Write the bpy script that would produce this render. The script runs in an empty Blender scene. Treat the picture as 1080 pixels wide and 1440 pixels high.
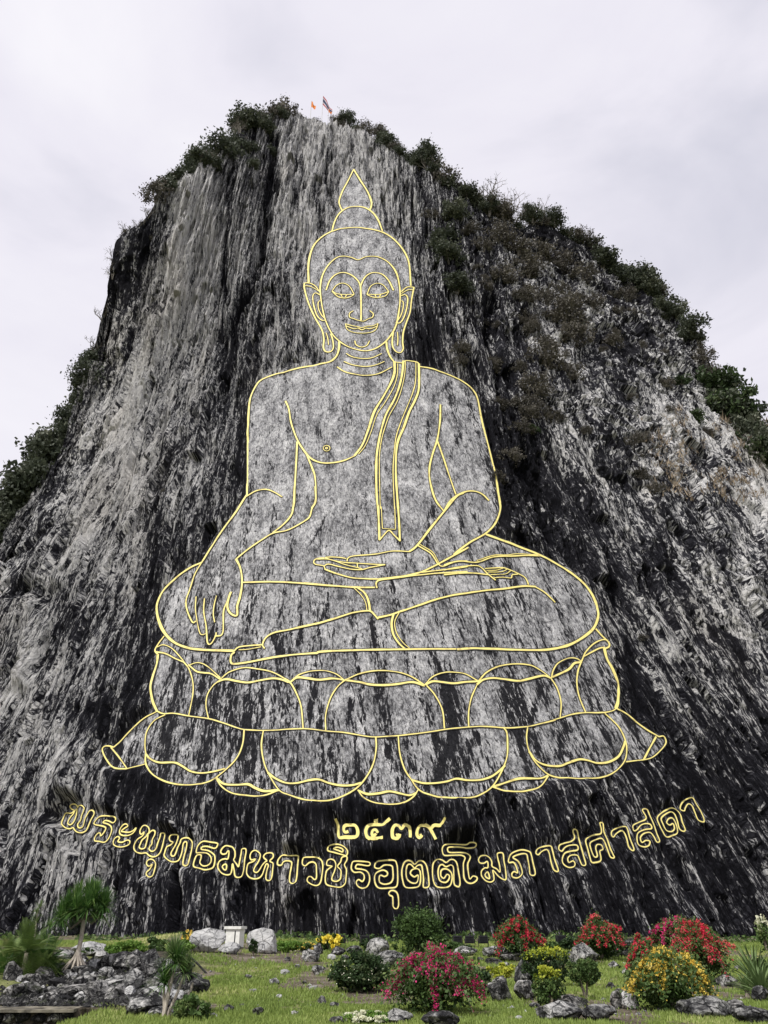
import bpy, math, random
import numpy as np
from mathutils import Vector
R = math.radians
random.seed(7); rng = np.random.default_rng(7)
scene = bpy.context.scene
col = scene.collection

# ------------------------------------------------------------------ camera
CAM = np.array([0.0, 0.0, 1.7]); PITCH = R(28.0); FPX = 1082.0
cam_d = bpy.data.cameras.new('camera'); cam = bpy.data.objects.new('camera', cam_d); col.objects.link(cam)
cam.location = CAM; cam.rotation_euler = (R(90) + PITCH, 0, 0)
cam_d.sensor_fit = 'HORIZONTAL'; cam_d.sensor_width = 36; cam_d.lens = 36 * FPX / 1080
cam_d.clip_start = .1; cam_d.clip_end = 6000
scene.camera = cam
# ------------------------------------------------------------------ sky, sun, exposure
SUN_EL, SUN_AZ = 52.0, 218.0          # azimuth clockwise from +Y
w = bpy.data.worlds.new('World'); scene.world = w; w.use_nodes = True
nt = w.node_tree; nt.nodes.clear()
out = nt.nodes.new('ShaderNodeOutputWorld'); bg = nt.nodes.new('ShaderNodeBackground')
sky = nt.nodes.new('ShaderNodeTexSky'); sky.sky_type = 'NISHITA'; sky.sun_disc = False
sky.sun_elevation = R(SUN_EL); sky.sun_rotation = R(SUN_AZ); sky.dust_density = 3
tc = nt.nodes.new('ShaderNodeTexCoord')
mp = nt.nodes.new('ShaderNodeMapping'); mp.inputs['Scale'].default_value = (1.0, 1.0, 2.2); mp.inputs['Rotation'].default_value = (0, R(12), R(25))
n1 = nt.nodes.new('ShaderNodeTexNoise'); n1.inputs['Scale'].default_value = 1.7; n1.inputs['Detail'].default_value = 6; n1.inputs['Roughness'].default_value = .5; n1.inputs['Distortion'].default_value = .6
cr = nt.nodes.new('ShaderNodeValToRGB')
e = cr.color_ramp.elements
e[0].position = .33; e[0].color = (6.7, 6.7, 7.7, 1)
e[1].position = .66; e[1].color = (10.0, 9.8, 10.3, 1)
m_ = e.new(.5); m_.color = (9.0, 8.75, 9.6, 1)
mx = nt.nodes.new('ShaderNodeMix'); mx.data_type = 'RGBA'; mx.inputs[0].default_value = .93
L = nt.links.new
L(tc.outputs['Generated'], mp.inputs[0]); L(mp.outputs[0], n1.inputs['Vector']); L(n1.outputs['Fac'], cr.inputs[0])
L(sky.outputs[0], mx.inputs[6]); L(cr.outputs[0], mx.inputs[7]); L(mx.outputs[2], bg.inputs[0])
bg.inputs[1].default_value = .1; L(bg.outputs[0], out.inputs[0])
sd = bpy.data.lights.new('sun', 'SUN'); sd.energy = 3.9; sd.angle = R(4); sd.color = (1, .965, .91)
so = bpy.data.objects.new('sun', sd); col.objects.link(so)
az = R(SUN_AZ); el = R(SUN_EL)
sdir = Vector((math.sin(az) * math.cos(el), math.cos(az) * math.cos(el), math.sin(el)))
so.rotation_euler = sdir.to_track_quat('Z', 'Y').to_euler(); so.location = (0, -20, 60)
vs = scene.view_settings; vs.view_transform = 'Standard'; vs.look = 'None'; vs.exposure = 0.0; vs.gamma = 1; vs.use_curve_mapping = False

# ------------------------------------------------------------------ helpers
def tag(o, label=None, cat=None, group=None, kind=None):
    if label: o['label'] = label
    if cat: o['category'] = cat
    if group: o['group'] = group
    if kind: o['kind'] = kind
    return o
def empty(name, loc, label=None, cat=None, group=None, rz=0):
    o = bpy.data.objects.new(name, None); col.objects.link(o); o.location = loc; o.rotation_euler = (0, 0, rz)
    o.empty_display_size = .3
    return tag(o, label, cat, group)
def mesh(name, V, F, mat=None, attrs=None, smooth=False, mats=None, midx=None):
    V = np.asarray(V, dtype=np.float32).reshape(-1, 3)
    me = bpy.data.meshes.new(name)
    if isinstance(F, np.ndarray):
        n, k = F.shape
        me.vertices.add(len(V)); me.vertices.foreach_set('co', V.ravel())
        me.loops.add(n * k); me.loops.foreach_set('vertex_index', F.astype(np.int32).ravel())
        me.polygons.add(n); me.polygons.foreach_set('loop_start', np.arange(0, n * k, k, dtype=np.int32))
        me.update(calc_edges=True)
    else:
        me.from_pydata(V.tolist(), [], F); me.update()
    if attrs:
        for an, (ty, arr) in attrs.items():
            a = me.attributes.new(an, ty, 'POINT')
            a.data.foreach_set('vector' if ty == 'FLOAT_VECTOR' else 'value', np.asarray(arr, dtype=np.float32).ravel())
    for m in (mats or ([mat] if mat else [])): me.materials.append(m)
    if midx is not None: me.polygons.foreach_set('material_index', np.asarray(midx, dtype=np.int32))
    me.polygons.foreach_set('use_smooth', np.full(len(me.polygons), smooth))
    return me
def obj(name, me, parent=None, loc=None):
    o = bpy.data.objects.new(name, me); col.objects.link(o)
    if parent: o.parent = parent
    if loc is not None: o.location = loc
    return o
def copy_tree(o, parent=None):
    c = o.copy(); col.objects.link(c)
    if parent: c.parent = parent
    for ch in list(o.children): copy_tree(ch, c)
    return c

CP, SP = math.cos(PITCH), math.sin(PITCH)
def ray(px, py):
    px = np.asarray(px, float); py = np.asarray(py, float)
    a = (px - 540) / FPX; b = (720 - py) / FPX
    d = np.stack([a, CP - b * SP, SP + b * CP], -1)
    return d                              # unit depth along the view axis
def project(P):
    Q = P - CAM
    dep = Q[..., 1] * CP + Q[..., 2] * SP
    up = -Q[..., 1] * SP + Q[..., 2] * CP
    dep = np.maximum(dep, 1e-3)
    return 540 + FPX * Q[..., 0] / dep, 720 - FPX * up / dep, dep

# value noise
def _h(ix, iy, s):
    h = (ix.astype(np.int64) * 374761393 + iy.astype(np.int64) * 668265263 + s * 2147483647) & 0xffffffff
    h = ((h ^ (h >> 13)) * 1274126177) & 0xffffffff
    h = h ^ (h >> 16)
    return (h & 0xffffff) / float(0xffffff)
def vn(x, y, s=0):
    x = np.asarray(x, float); y = np.asarray(y, float)
    ix = np.floor(x); iy = np.floor(y); fx = x - ix; fy = y - iy
    fx = fx * fx * fx * (fx * (fx * 6 - 15) + 10); fy = fy * fy * fy * (fy * (fy * 6 - 15) + 10)
    a = _h(ix, iy, s); b = _h(ix + 1, iy, s); c = _h(ix, iy + 1, s); d = _h(ix + 1, iy + 1, s)
    return (a + (b - a) * fx) * (1 - fy) + (c + (d - c) * fx) * fy
def fbm(x, y, s=0, o=4, g=.5):
    t = 0; a = 1; n = 0
    for i in range(o):
        t = t + a * vn(x * 2 ** i + 17.3 * i, y * 2 ** i - 9.1 * i, s + i); n += a; a *= g
    return t / n
def ridged(x, y, s=0, o=3):
    t = 0; a = 1; n = 0
    for i in range(o):
        t = t + a * (1 - np.abs(2 * vn(x * 2 ** i + 5.1 * i, y * 2 ** i + 3.7 * i, s + i) - 1)); n += a; a *= .5
    return t / n
def cells(x, y, s=0):
    """random level of the nearest feature point, and distance to it"""
    ix = np.floor(x); iy = np.floor(y); best = np.full(x.shape, 9.0); val = np.zeros(x.shape)
    for dx in (-1, 0, 1):
        for dy in (-1, 0, 1):
            cx = ix + dx; cy = iy + dy
            fx = cx + _h(cx, cy, s); fy = cy + _h(cx, cy, s + 7)
            dd = (x - fx) ** 2 + (y - fy) ** 2; k = dd < best
            best = np.where(k, dd, best); val = np.where(k, _h(cx, cy, s + 13) + .5 * ((x - fx) * (_h(cx, cy, s + 3) - .5) + (y - fy) * (_h(cx, cy, s + 4) - .5)) * 2, val)
    return val, best
def sstep(a, b, x):
    t = np.clip((x - a) / (b - a), 0, 1); return t * t * (3 - 2 * t)

# ------------------------------------------------------------------ materials
def mat(name, base=(.5, .5, .5), rough=.85, metal=0, spec=.3):
    m = bpy.data.materials.new(name); m.use_nodes = True
    b = m.node_tree.nodes['Principled BSDF']
    b.inputs['Base Color'].default_value = (*base, 1); b.inputs['Roughness'].default_value = rough
    b.inputs['Metallic'].default_value = metal; b.inputs['Specular IOR Level'].default_value = spec
    return m
class NB:
    """small node builder"""
    def __init__(s, m): s.t = m.node_tree; s.b = s.t.nodes['Principled BSDF']
    def n(s, ty, **kw):
        x = s.t.nodes.new(ty)
        for k, v in kw.items(): setattr(x, k, v)
        return x
    def l(s, a, b): s.t.links.new(a, b)
    def attr(s, name): x = s.n('ShaderNodeAttribute'); x.attribute_name = name; return x
    def noise(s, vec, scale, detail=4, rough=.55, dist=0, mscale=None, loc=None):
        if mscale or loc:
            m = s.n('ShaderNodeMapping'); s.l(vec, m.inputs[0])
            if mscale: m.inputs['Scale'].default_value = mscale
            if loc: m.inputs['Location'].default_value = loc
            vec = m.outputs[0]
        x = s.n('ShaderNodeTexNoise'); s.l(vec, x.inputs['Vector'])
        x.inputs['Scale'].default_value = scale; x.inputs['Detail'].default_value = detail
        x.inputs['Roughness'].default_value = rough; x.inputs['Distortion'].default_value = dist
        return x.outputs['Fac']
    def math(s, op, a, b=None, c=None, clamp=False):
        x = s.n('ShaderNodeMath', operation=op); x.use_clamp = clamp
        for i, v in enumerate((a, b, c)):
            if v is None: continue
            if isinstance(v, (int, float)): x.inputs[i].default_value = v
            else: s.l(v, x.inputs[i])
        return x.outputs[0]
    def ramp(s, fac, stops):
        x = s.n('ShaderNodeValToRGB'); s.l(fac, x.inputs[0]); el = x.color_ramp.elements
        while len(el) > 1: el.remove(el[-1])
        for i, (p, c) in enumerate(stops):
            q = el[0] if i == 0 else el.new(p)
            q.position = p; q.color = (*c, 1) if not isinstance(c, (int, float)) else (c, c, c, 1)
        return x.outputs[0]
    def mix(s, f, a, b):
        x = s.n('ShaderNodeMix', data_type='RGBA')
        for i, v in ((0, f), (6, a), (7, b)):
            if isinstance(v, (int, float)): x.inputs[i].default_value = v
            elif isinstance(v, tuple): x.inputs[i].default_value = (*v, 1)
            else: s.l(v, x.inputs[i])
        return x.outputs[2]
    def bump(s, h, dist, strength=1, prev=None):
        x = s.n('ShaderNodeBump'); s.l(h, x.inputs['Height']); x.inputs['Distance'].default_value = dist; x.inputs['Strength'].default_value = strength
        if prev is not None: s.l(prev, x.inputs['Normal'])
        return x.outputs[0]

def cliff_material():
    m = mat('cliff_limestone', rough=1.0, spec=.10); N = NB(m)
    fl = N.attr('flow').outputs['Vector']; tone = N.attr('tone').outputs['Fac']; fig = N.attr('carved').outputs['Fac']; warm = N.attr('warm').outputs['Fac']
    A = N.noise(fl, 1, 5, .60, .2, mscale=(.36, .045, 1))
    B = N.noise(fl, 1, 5, .64, .15, mscale=(1.5, .12, 1), loc=(31, 7, 0))
    C = N.noise(fl, 1, 8, .80, .15, mscale=(4.2, .50, 1), loc=(3, 57, 0))
    vc = N.n('ShaderNodeTexVoronoi'); vm = N.n('ShaderNodeMapping'); vm.inputs['Scale'].default_value = (2.2, .42, 1)
    wn0 = N.n('ShaderNodeTexNoise'); wn0.inputs['Scale'].default_value = .9; wn0.inputs['Detail'].default_value = 4; N.l(fl, wn0.inputs['Vector'])
    wa = N.n('ShaderNodeVectorMath', operation='MULTIPLY_ADD'); N.l(wn0.outputs['Color'], wa.inputs[0]); wa.inputs[1].default_value = (.25, .9, 0); N.l(fl, wa.inputs[2])
    N.l(wa.outputs[0], vm.inputs[0]); N.l(vm.outputs[0], vc.inputs['Vector'])
    sep = N.n('ShaderNodeSeparateColor'); N.l(vc.outputs['Color'], sep.inputs[0]); cell = sep.outputs[0]
    s = N.math('ADD', N.math('MULTIPLY', A, .26), N.math('MULTIPLY', B, .46))
    s = N.math('ADD', s, N.math('MULTIPLY', C, .42))
    s = N.math('ADD', s, N.math('MULTIPLY', cell, .11))
    K = N.noise(fl, 1, 4, .7, 0, mscale=(9, .42, 1), loc=(13, 5, 0))
    s = N.math('ADD', s, N.math('MULTIPLY', N.math('SUBTRACT', K, .5), .26))
    ve = N.n('ShaderNodeTexVoronoi', feature='DISTANCE_TO_EDGE'); N.l(vm.outputs[0], ve.inputs['Vector'])
    ve2 = N.n('ShaderNodeTexVoronoi', feature='DISTANCE_TO_EDGE'); vm2 = N.n('ShaderNodeMapping'); vm2.inputs['Scale'].default_value = (.7, .11, 1); N.l(wa.outputs[0], vm2.inputs[0]); N.l(vm2.outputs[0], ve2.inputs['Vector'])
    fiss = N.math('MAXIMUM', N.ramp(ve.outputs['Distance'], [(0, .75), (.07, 0)]), N.ramp(ve2.outputs['Distance'], [(0, 1), (.035, 0)]))
    s = N.math('SUBTRACT', s, N.math('MULTIPLY', fiss, .085))
    # tone 0 = pale, 1 = black with algae
    t = N.math('SUBTRACT', N.math('SUBTRACT', s, .044), N.math('MULTIPLY', N.math('SUBTRACT', tone, .5), .36))
    rock = N.ramp(t, [(.42, (.008, .008, .011)), (.512, (.036, .036, .044)), (.530, (.13, .13, .14)), (.553, (.38, .38, .385)), (.62, (.68, .67, .66))])
    wn = N.noise(fl, 1, 3, .6, 0, mscale=(.12, .05, 1), loc=(9, 3, 0))
    tan = N.ramp(t, [(.50, (.03, .027, .027)), (.535, (.18, .16, .135)), (.56, (.44, .40, .345)), (.62, (.68, .63, .56))])
    rock = N.mix(N.math('MULTIPLY', N.math('ADD', N.math('MULTIPLY', N.math('SUBTRACT', wn, .5), 2), warm, clamp=True), .65), rock, tan)
    # carved face: paler, evenly tooled, with black seepage
    F1 = N.noise(fl, 1, 7, .78, .3, mscale=(3.2, 1.8, 1), loc=(70, 0, 0))
    F2 = N.noise(fl, 1, 3, .6, 1.2, mscale=(9.0, 2.0, 1), loc=(0, 80, 0))
    D1 = N.noise(fl, 1, 4, .6, .2, mscale=(.75, .075, 1), loc=(5, 5, 0))
    F3 = N.noise(fl, 1, 4, .6, .4, mscale=(.55, .28, 1), loc=(11, 33, 0))
    f = N.math('ADD', N.math('ADD', N.math('MULTIPLY', F1, .46), N.math('MULTIPLY', F2, .26)), N.math('MULTIPLY', F3, .34))
    f = N.math('SUBTRACT', f, .024)
    carved = N.ramp(f, [(.39, (.035, .035, .04)), (.455, (.17, .17, .177)), (.51, (.37, .37, .382)), (.59, (.70, .695, .70))])
    D2 = N.noise(fl, 1, 5, .75, .6, mscale=(3.6, .9, 1), loc=(15, 5, 0))
    dk = N.math('ADD', N.math('ADD', N.math('MULTIPLY', D1, .42), N.math('MULTIPLY', D2, .62)), N.math('MULTIPLY', N.math('SUBTRACT', tone, .5), .30))
    dkf = N.ramp(dk, [(.556, 0), (.574, 1)])
    carved = N.mix(dkf, carved, N.ramp(F1, [(.35, (.006, .006, .008)), (.65, (.035, .035, .040))]))
    vor = N.n('ShaderNodeTexVoronoi', feature='DISTANCE_TO_EDGE'); mpn = N.n('ShaderNodeMapping'); mpn.inputs['Scale'].default_value = (.28, .13, 1)
    wv = N.n('ShaderNodeMix', data_type='VECTOR'); wv.inputs[0].default_value = .06
    nn = N.n('ShaderNodeTexNoise'); nn.inputs['Scale'].default_value = .5; nn.inputs['Detail'].default_value = 5; N.l(fl, nn.inputs['Vector'])
    ad = N.n('ShaderNodeVectorMath', operation='MULTIPLY_ADD'); N.l(nn.outputs['Color'], ad.inputs[0]); ad.inputs[1].default_value = (4, 4, 0); N.l(fl, ad.inputs[2])
    N.l(ad.outputs[0], mpn.inputs[0]); N.l(mpn.outputs[0], vor.inputs['Vector'])
    crack = N.ramp(vor.outputs['Distance'], [(.0, 1), (.03, 0)])
    carved = N.mix(N.math('MULTIPLY', crack, .8), carved, (.03, .03, .033))
    c = N.mix(fig, rock, carved)
    N.l(c, N.b.inputs['Base Color'])
    hb = N.math('ADD', N.math('ADD', N.math('MULTIPLY', B, .7), N.math('MULTIPLY', C, .6)), N.math('MULTIPLY', N.math('SUBTRACT', cell, fiss), .14))
    hf = N.math('ADD', N.math('MULTIPLY', F1, .35), N.math('MULTIPLY', F2, .15))
    hm = N.n('ShaderNodeMix', data_type='FLOAT'); N.l(fig, hm.inputs[0]); N.l(hb, hm.inputs[2]); N.l(hf, hm.inputs[3])
    b1 = N.bump(hm.outputs[0], .6, 1.0)
    geo = N.n('ShaderNodeNewGeometry')
    fn = N.noise(geo.outputs['Position'], 5, 4, .7)
    b2 = N.bump(fn, .12, .8, b1)
    N.l(b2, N.b.inputs['Normal'])
    return m
def rock_mat(name, stops, sc=3.0, moss=.0):
    m = mat(name, rough=.92, spec=.2); N = NB(m)
    g = N.n('ShaderNodeNewGeometry').outputs['Position']; oi = N.n('ShaderNodeObjectInfo').outputs['Random']
    a = N.noise(g, sc, 6, .68, .6); b = N.noise(g, sc * 4, 4, .7)
    f = N.math('ADD', N.math('MULTIPLY', a, .65), N.math('MULTIPLY', b, .35))
    ck = N.n('ShaderNodeTexVoronoi', feature='DISTANCE_TO_EDGE'); cw = N.n('ShaderNodeVectorMath', operation='MULTIPLY_ADD'); cn = N.n('ShaderNodeTexNoise'); cn.inputs['Scale'].default_value = 3; cn.inputs['Detail'].default_value = 5
    N.l(g, cn.inputs['Vector']); N.l(cn.outputs['Color'], cw.inputs[0]); cw.inputs[1].default_value = (.5, .5, .5); N.l(g, cw.inputs[2]); N.l(cw.outputs[0], ck.inputs['Vector']); ck.inputs['Scale'].default_value = 2.4
    f = N.math('SUBTRACT', f, N.math('MULTIPLY', N.ramp(ck.outputs['Distance'], [(0, 1), (.06, 0)]), .13))
    f = N.math('ADD', f, N.math('MULTIPLY', N.math('SUBTRACT', oi, .5), .10))
    c = N.ramp(f, stops)
    if moss:
        mf = N.ramp(N.noise(g, 2.3, 4, .6, 0, loc=(4, 8, 2)), [(.55, 0), (.65, moss)])
        c = N.mix(mf, c, (.06, .08, .025))
    N.l(c, N.b.inputs['Base Color'])
    N.l(N.bump(f, .3, 1), N.b.inputs['Normal'])
    return m
def leaf_mat(name, ca, cb, cc=None, trans=.25, rough=.55):
    m = mat(name, rough=rough, spec=.25); N = NB(m)
    t = N.attr('tint').outputs['Fac']
    oi = N.n('ShaderNodeObjectInfo').outputs['Random']
    st = [(0, ca), (.75, cb)] + ([(1.0, cc)] if cc else [])
    c = N.ramp(N.math('ADD', t, N.math('MULTIPLY', N.math('SUBTRACT', oi, .5), .3), clamp=True), st)
    N.l(c, N.b.inputs['Base Color'])
    tr = N.n('ShaderNodeBsdfTranslucent'); N.l(c, tr.inputs[0]); ms = N.n('ShaderNodeMixShader'); ms.inputs[0].default_value = trans
    o = N.t.nodes['Material Output']; N.l(N.b.outputs[0], ms.inputs[1]); N.l(tr.outputs[0], ms.inputs[2]); N.l(ms.outputs[0], o.inputs[0])
    return m
def noisy(name, ca, cb, sc, rough=.85, bump=.02, spec=.25, metal=0, lo=.35, hi=.65):
    m = mat(name, rough=rough, spec=spec, metal=metal); N = NB(m)
    g = N.n('ShaderNodeNewGeometry').outputs['Position']
    a = N.noise(g, sc, 6, .65)
    N.l(N.ramp(a, [(lo, ca), (hi, cb)]), N.b.inputs['Base Color']); N.l(N.bump(a, bump, .8), N.b.inputs['Normal'])
    return m
M = {}
M['cliff'] = cliff_material()
M['gold'] = noisy('gold_mosaic_inlay', (.50, .40, .14), (.87, .75, .25), 1.3, .6, .02, .3, lo=.30, hi=.46)
M['groove_shade'] = noisy('dark_groove_shade', (.02, .02, .022), (.07, .07, .075), 3, .95, .05)  # shadow of the engraved lines, put into a dark colour
M['boulder'] = rock_mat('grey_boulder', [(.40, (.02, .02, .022)), (.475, (.09, .09, .09)), (.53, (.27, .27, .26)), (.62, (.56, .55, .53))], 2.6)
M['dark_rock'] = rock_mat('dark_rockery_stone', [(.40, (.016, .016, .017)), (.485, (.075, .074, .072)), (.54, (.24, .235, .225)), (.63, (.56, .545, .52))], 3.2, .5)
M['pale_rock'] = rock_mat('pale_boulder', [(.34, (.12, .12, .125)), (.43, (.34, .34, .34)), (.55, (.50, .50, .49)), (.7, (.62, .61, .6))], 1.6)
M['bark'] = noisy('grey_bark', (.12, .10, .08), (.32, .28, .23), 14, .9, .02)
M['palebark'] = noisy('pale_bark', (.30, .26, .21), (.52, .47, .40), 12, .9, .02)
M['twig'] = noisy('dry_twig', (.10, .09, .08), (.25, .23, .20), 6, .9, .01)
M['white'] = noisy('white_painted_concrete', (.62, .62, .58), (.78, .78, .74), 5, .7, .005)
M['black'] = noisy('black_metal_housing', (.012, .012, .014), (.03, .03, .034), 8, .5, .003)
M['glass'] = mat('lamp_glass', (.05, .06, .07), .08, 0, .6)
M['hose'] = noisy('black_rubber_hose', (.012, .012, .013), (.035, .035, .035), 10, .5, .004)
M['concrete'] = noisy('weathered_concrete', (.06, .055, .045), (.24, .22, .17), 4, .9, .02)
M['pole'] = mat('white_pole', (.55, .55, .55), .5)
M['f_red'] = mat('flag_red', (.35, .03, .05)); M['f_white'] = mat('flag_white', (.45, .43, .46)); M['f_blue'] = mat('flag_blue', (.02, .022, .08)); M['f_orange'] = mat('flag_orange', (.72, .25, .06))
M['shrub'] = leaf_mat('cliff_shrub_leaf', (.035, .046, .030), (.10, .115, .078), (.21, .22, .16), .2)
M['scrub'] = leaf_mat('dry_scrub_leaf', (.06, .055, .045), (.125, .115, .095), (.24, .22, .18), .15)
M['freshscrub'] = leaf_mat('fresh_scrub_leaf', (.03, .05, .022), (.065, .10, .04), (.12, .15, .07), .2)
M['drygrass'] = leaf_mat('dry_grass', (.20, .155, .105), (.34, .27, .19), (.44, .38, .28), .2)
M['green'] = leaf_mat('garden_leaf', (.028, .055, .015), (.085, .145, .04), (.20, .26, .09))
M['dkgreen'] = leaf_mat('dark_garden_leaf', (.016, .036, .012), (.045, .08, .028), (.13, .15, .075))
M['lime'] = leaf_mat('lime_leaf', (.06, .14, .02), (.14, .24, .04), (.25, .33, .07))
M['yellowleaf'] = leaf_mat('golden_leaf', (.17, .24, .02), (.42, .46, .05), (.62, .60, .10))
M['pink'] = leaf_mat('magenta_bract', (.45, .02, .12), (.74, .05, .23), (.82, .20, .38), .3)
M['red'] = leaf_mat('coral_bract', (.48, .02, .05), (.76, .06, .11), (.80, .22, .20), .3)
M['yellow'] = leaf_mat('yellow_bract', (.62, .42, .05), (.84, .66, .14), (.88, .78, .38), .3)
M['brightyellow'] = leaf_mat('bright_yellow_flower', (.62, .50, .04), (.86, .72, .08), (.9, .82, .25), .3)
M['creamfl'] = leaf_mat('cream_flower', (.6, .6, .42), (.75, .76, .58), (.8, .8, .7), .3)
M['blade'] = leaf_mat('sword_leaf', (.035, .09, .02), (.10, .20, .045), (.24, .34, .10))
M['blade2'] = leaf_mat('yucca_leaf', (.07, .12, .04), (.15, .22, .08), (.30, .36, .16))
M['frond'] = leaf_mat('cycad_frond', (.06, .10, .025), (.14, .21, .055), (.34, .37, .15))
M['grass'] = leaf_mat('lawn_grass', (.10, .17, .035), (.28, .36, .09), (.56, .54, .26), .3)

# ------------------------------------------------------------------ cliff: smooth face y = F(x, z)
def Ff(x, z):
    xx = x - 1.0
    left = sstep(-8, -45, xx) * sstep(62, 128, z)              # the upper left buttress stands further forward
    base = 66 + .27 * z + .50 * (1 - .95 * left) * (np.sqrt(xx * xx + 30 ** 2) - 30) - 7 * left
    base = base + .10 * np.maximum(xx - 12, 0) * sstep(30, 110, z)
    return base
def unproj(px, py):
    d = ray(px, py); lo = np.full(d.shape[:-1], 20.0); hi = np.full(d.shape[:-1], 900.0)
    for _ in range(44):
        mid = .5 * (lo + hi); P = CAM + d * mid[..., None]
        g = P[..., 1] - Ff(P[..., 0], P[..., 2])
        lo = np.where(g < 0, mid, lo); hi = np.where(g < 0, hi, mid)
    return CAM + d * lo[..., None]
def normal(x, z):
    h = .5
    fx = (Ff(x + h, z) - Ff(x - h, z)) / (2 * h); fz = (Ff(x, z + h) - Ff(x, z - h)) / (2 * h)
    n = np.stack([fx, -np.ones_like(fx), fz], -1)
    return n / np.linalg.norm(n, axis=-1, keepdims=True)

# ------------------------------------------------------------------ line work of the engraving (traced on enlargements: offset x, y, scale)
def T(ox, oy, s, pts): return [(ox + x / s, oy + y / s) for x, y in pts]
Z1 = (400, 220, 4.5); Z2 = (330, 480, 4.696); Z3 = (520, 480, 4.696); Z4 = (200, 680, 4.154); Z5 = (420, 680, 4.5); Z6 = (620, 680, 4.32)
Z7 = (130, 880, 3.857); Z8 = (350, 880, 3.857); Z9 = (560, 880, 4.5); Z10 = (700, 870, 4.32)
FIG = []      # (part name, width px, points px)
def ln(part, w, z, pts): FIG.append((part, w, T(*z, pts)))
ln('flame_finial', 2.6, Z1, [(437,75),(400,150),(365,215),(345,275),(352,310),(364,334)])
ln('flame_finial', 2.9, Z1, [(437,75),(480,145),(525,215),(550,280),(545,320),(536,334)])
ln('topknot', 2.7, Z1, [(300,466),(315,410),(345,355),(395,320),(450,310),(510,318),(560,350),(595,400),(620,466)])
ln('head_outline', 2.6, Z1, [(300,468),(350,452),(440,443),(540,452),(625,475),(690,515),(745,575),(780,640),(793,700),(800,812)])
ln('head_outline', 3.0, Z1, [(300,466),(240,500),(190,550),(160,620),(150,700),(152,792)])
ln('face_outline', 2.4, Z1, [(465,648),(420,632),(365,625),(320,640),(270,690),(238,750),(225,820),(228,880),(240,960),(262,1040),(300,1115),(350,1165),(410,1200),(490,1222),(560,1215),(620,1180),(670,1130),(705,1065),(722,990),(732,900),(728,810),(708,730),(665,670),(610,635),(560,625),(510,630),(465,648)])
ln('eyebrow', 2.2, Z1, [(262,840),(285,780),(325,740),(375,728),(425,745),(465,780),(480,815)])
ln('eyebrow', 2.2, Z1, [(690,840),(660,780),(620,740),(570,728),(530,740),(500,770),(480,815)])
ln('nose', 2.5, Z1, [(480,800),(484,900),(484,1030)])
ln('nose', 1.6, Z1, [(435,970),(412,985),(412,1010),(440,1020),(465,1030),(500,1035),(530,1020),(555,1012),(562,990),(540,970)])
for pts in ([(300,845),(330,808),(370,795),(410,815),(440,865)], [(300,845),(330,862),(375,868),(440,868)], [(300,848),(340,882),(375,890),(410,885),(440,868)], [(355,866),(365,884)], [(392,868),(385,884)]): ln('left_eye', 1.6, Z1, pts)
for pts in ([(522,865),(545,815),(585,797),(625,808),(660,848)], [(522,865),(560,868),(610,866),(660,848)], [(522,868),(560,885),(600,887),(640,875),(660,850)], [(572,868),(580,884)], [(608,868),(602,884)]): ln('right_eye', 1.6, Z1, pts)
for pts in ([(385,1052),(395,1085),(430,1105),(490,1112),(550,1105),(580,1085),(592,1050)], [(385,1052),(430,1065),(460,1070),(490,1078),(520,1068),(560,1065),(592,1050)], [(390,1066),(440,1085),(465,1080),(490,1092),(515,1080),(540,1085),(588,1068)]): ln('mouth', 1.6, Z1, pts)
ln('chin', 1.6, Z1, [(445,1160),(452,1185),(485,1200),(520,1190),(538,1160)])
for wd, pts in ((2.2,[(125,795),(125,830),(150,920),(190,1010),(235,1090),(248,1150),(245,1200),(258,1228),(290,1230),(308,1205),(305,1160),(292,1115)]), (1.8,[(125,795),(160,797),(195,815),(220,850)]), (1.4,[(125,812),(165,818),(215,845)]), (1.9,[(222,870),(195,858),(178,880),(185,940),(205,1000),(235,1030),(262,1030)]), (1.8,[(225,905),(212,920),(215,960),(235,1000),(255,1020)]), (1.6,[(262,1110),(272,1140),(278,1185)])): ln('left_ear', wd, Z1, pts)
for wd, pts in ((2.2,[(820,822),(805,900),(795,980),(770,1050),(752,1110),(748,1170),(752,1210),(735,1235),(705,1228),(685,1195),(683,1150),(690,1100)]), (1.8,[(740,850),(775,822),(820,822)]), (1.4,[(740,862),(780,840),(815,838)]), (1.9,[(738,875),(765,870),(780,890),(775,950),(755,1015),(730,1048),(705,1045)]), (1.8,[(740,908),(752,915),(750,960),(735,1005),(715,1035)]), (1.6,[(715,1105),(718,1150),(715,1190)])): ln('right_ear', wd, Z1, pts)
ln('neck', 2.6, Z1, [(345,1165),(345,1210),(325,1260),(290,1290)])
ln('neck', 2.6, Z1, [(645,1165),(650,1210),(670,1260),(697,1296)])
for wd, pts in ((1.8,[(390,1240),(430,1262),(500,1272),(560,1265),(615,1240)]), (1.8,[(375,1290),(430,1312),(510,1322),(580,1312),(632,1290)]), (2.3,[(332,1325),(380,1355),(450,1372),(520,1378),(600,1365),(680,1325)])): ln('neck_crease', wd, Z1, pts)
ln('right_shoulder', 2.9, Z2, [(690,10),(683,60),(665,100),(620,130),(500,152),(380,180),(260,212),(170,250),(125,310),(98,390),(88,500),(80,700),(78,1010)])
ln('chest', 2.7, Z2, [(332,385),(355,440),(370,530),(410,640),(460,720),(500,765),(560,792),(640,795),(720,780),(790,750)])
ln('right_upper_arm', 2.7, Z2, [(410,655),(403,800),(395,950),(390,1060),(378,1110)])
ln('torso', 2.6, Z2, [(475,745),(510,830),(530,900),(532,1040),(505,1095)])
ln('nipple', 1.3, Z2, [(628,698),(621,712),(605,717),(590,712),(583,698),(590,686),(605,680),(621,685),(628,698)])
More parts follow.
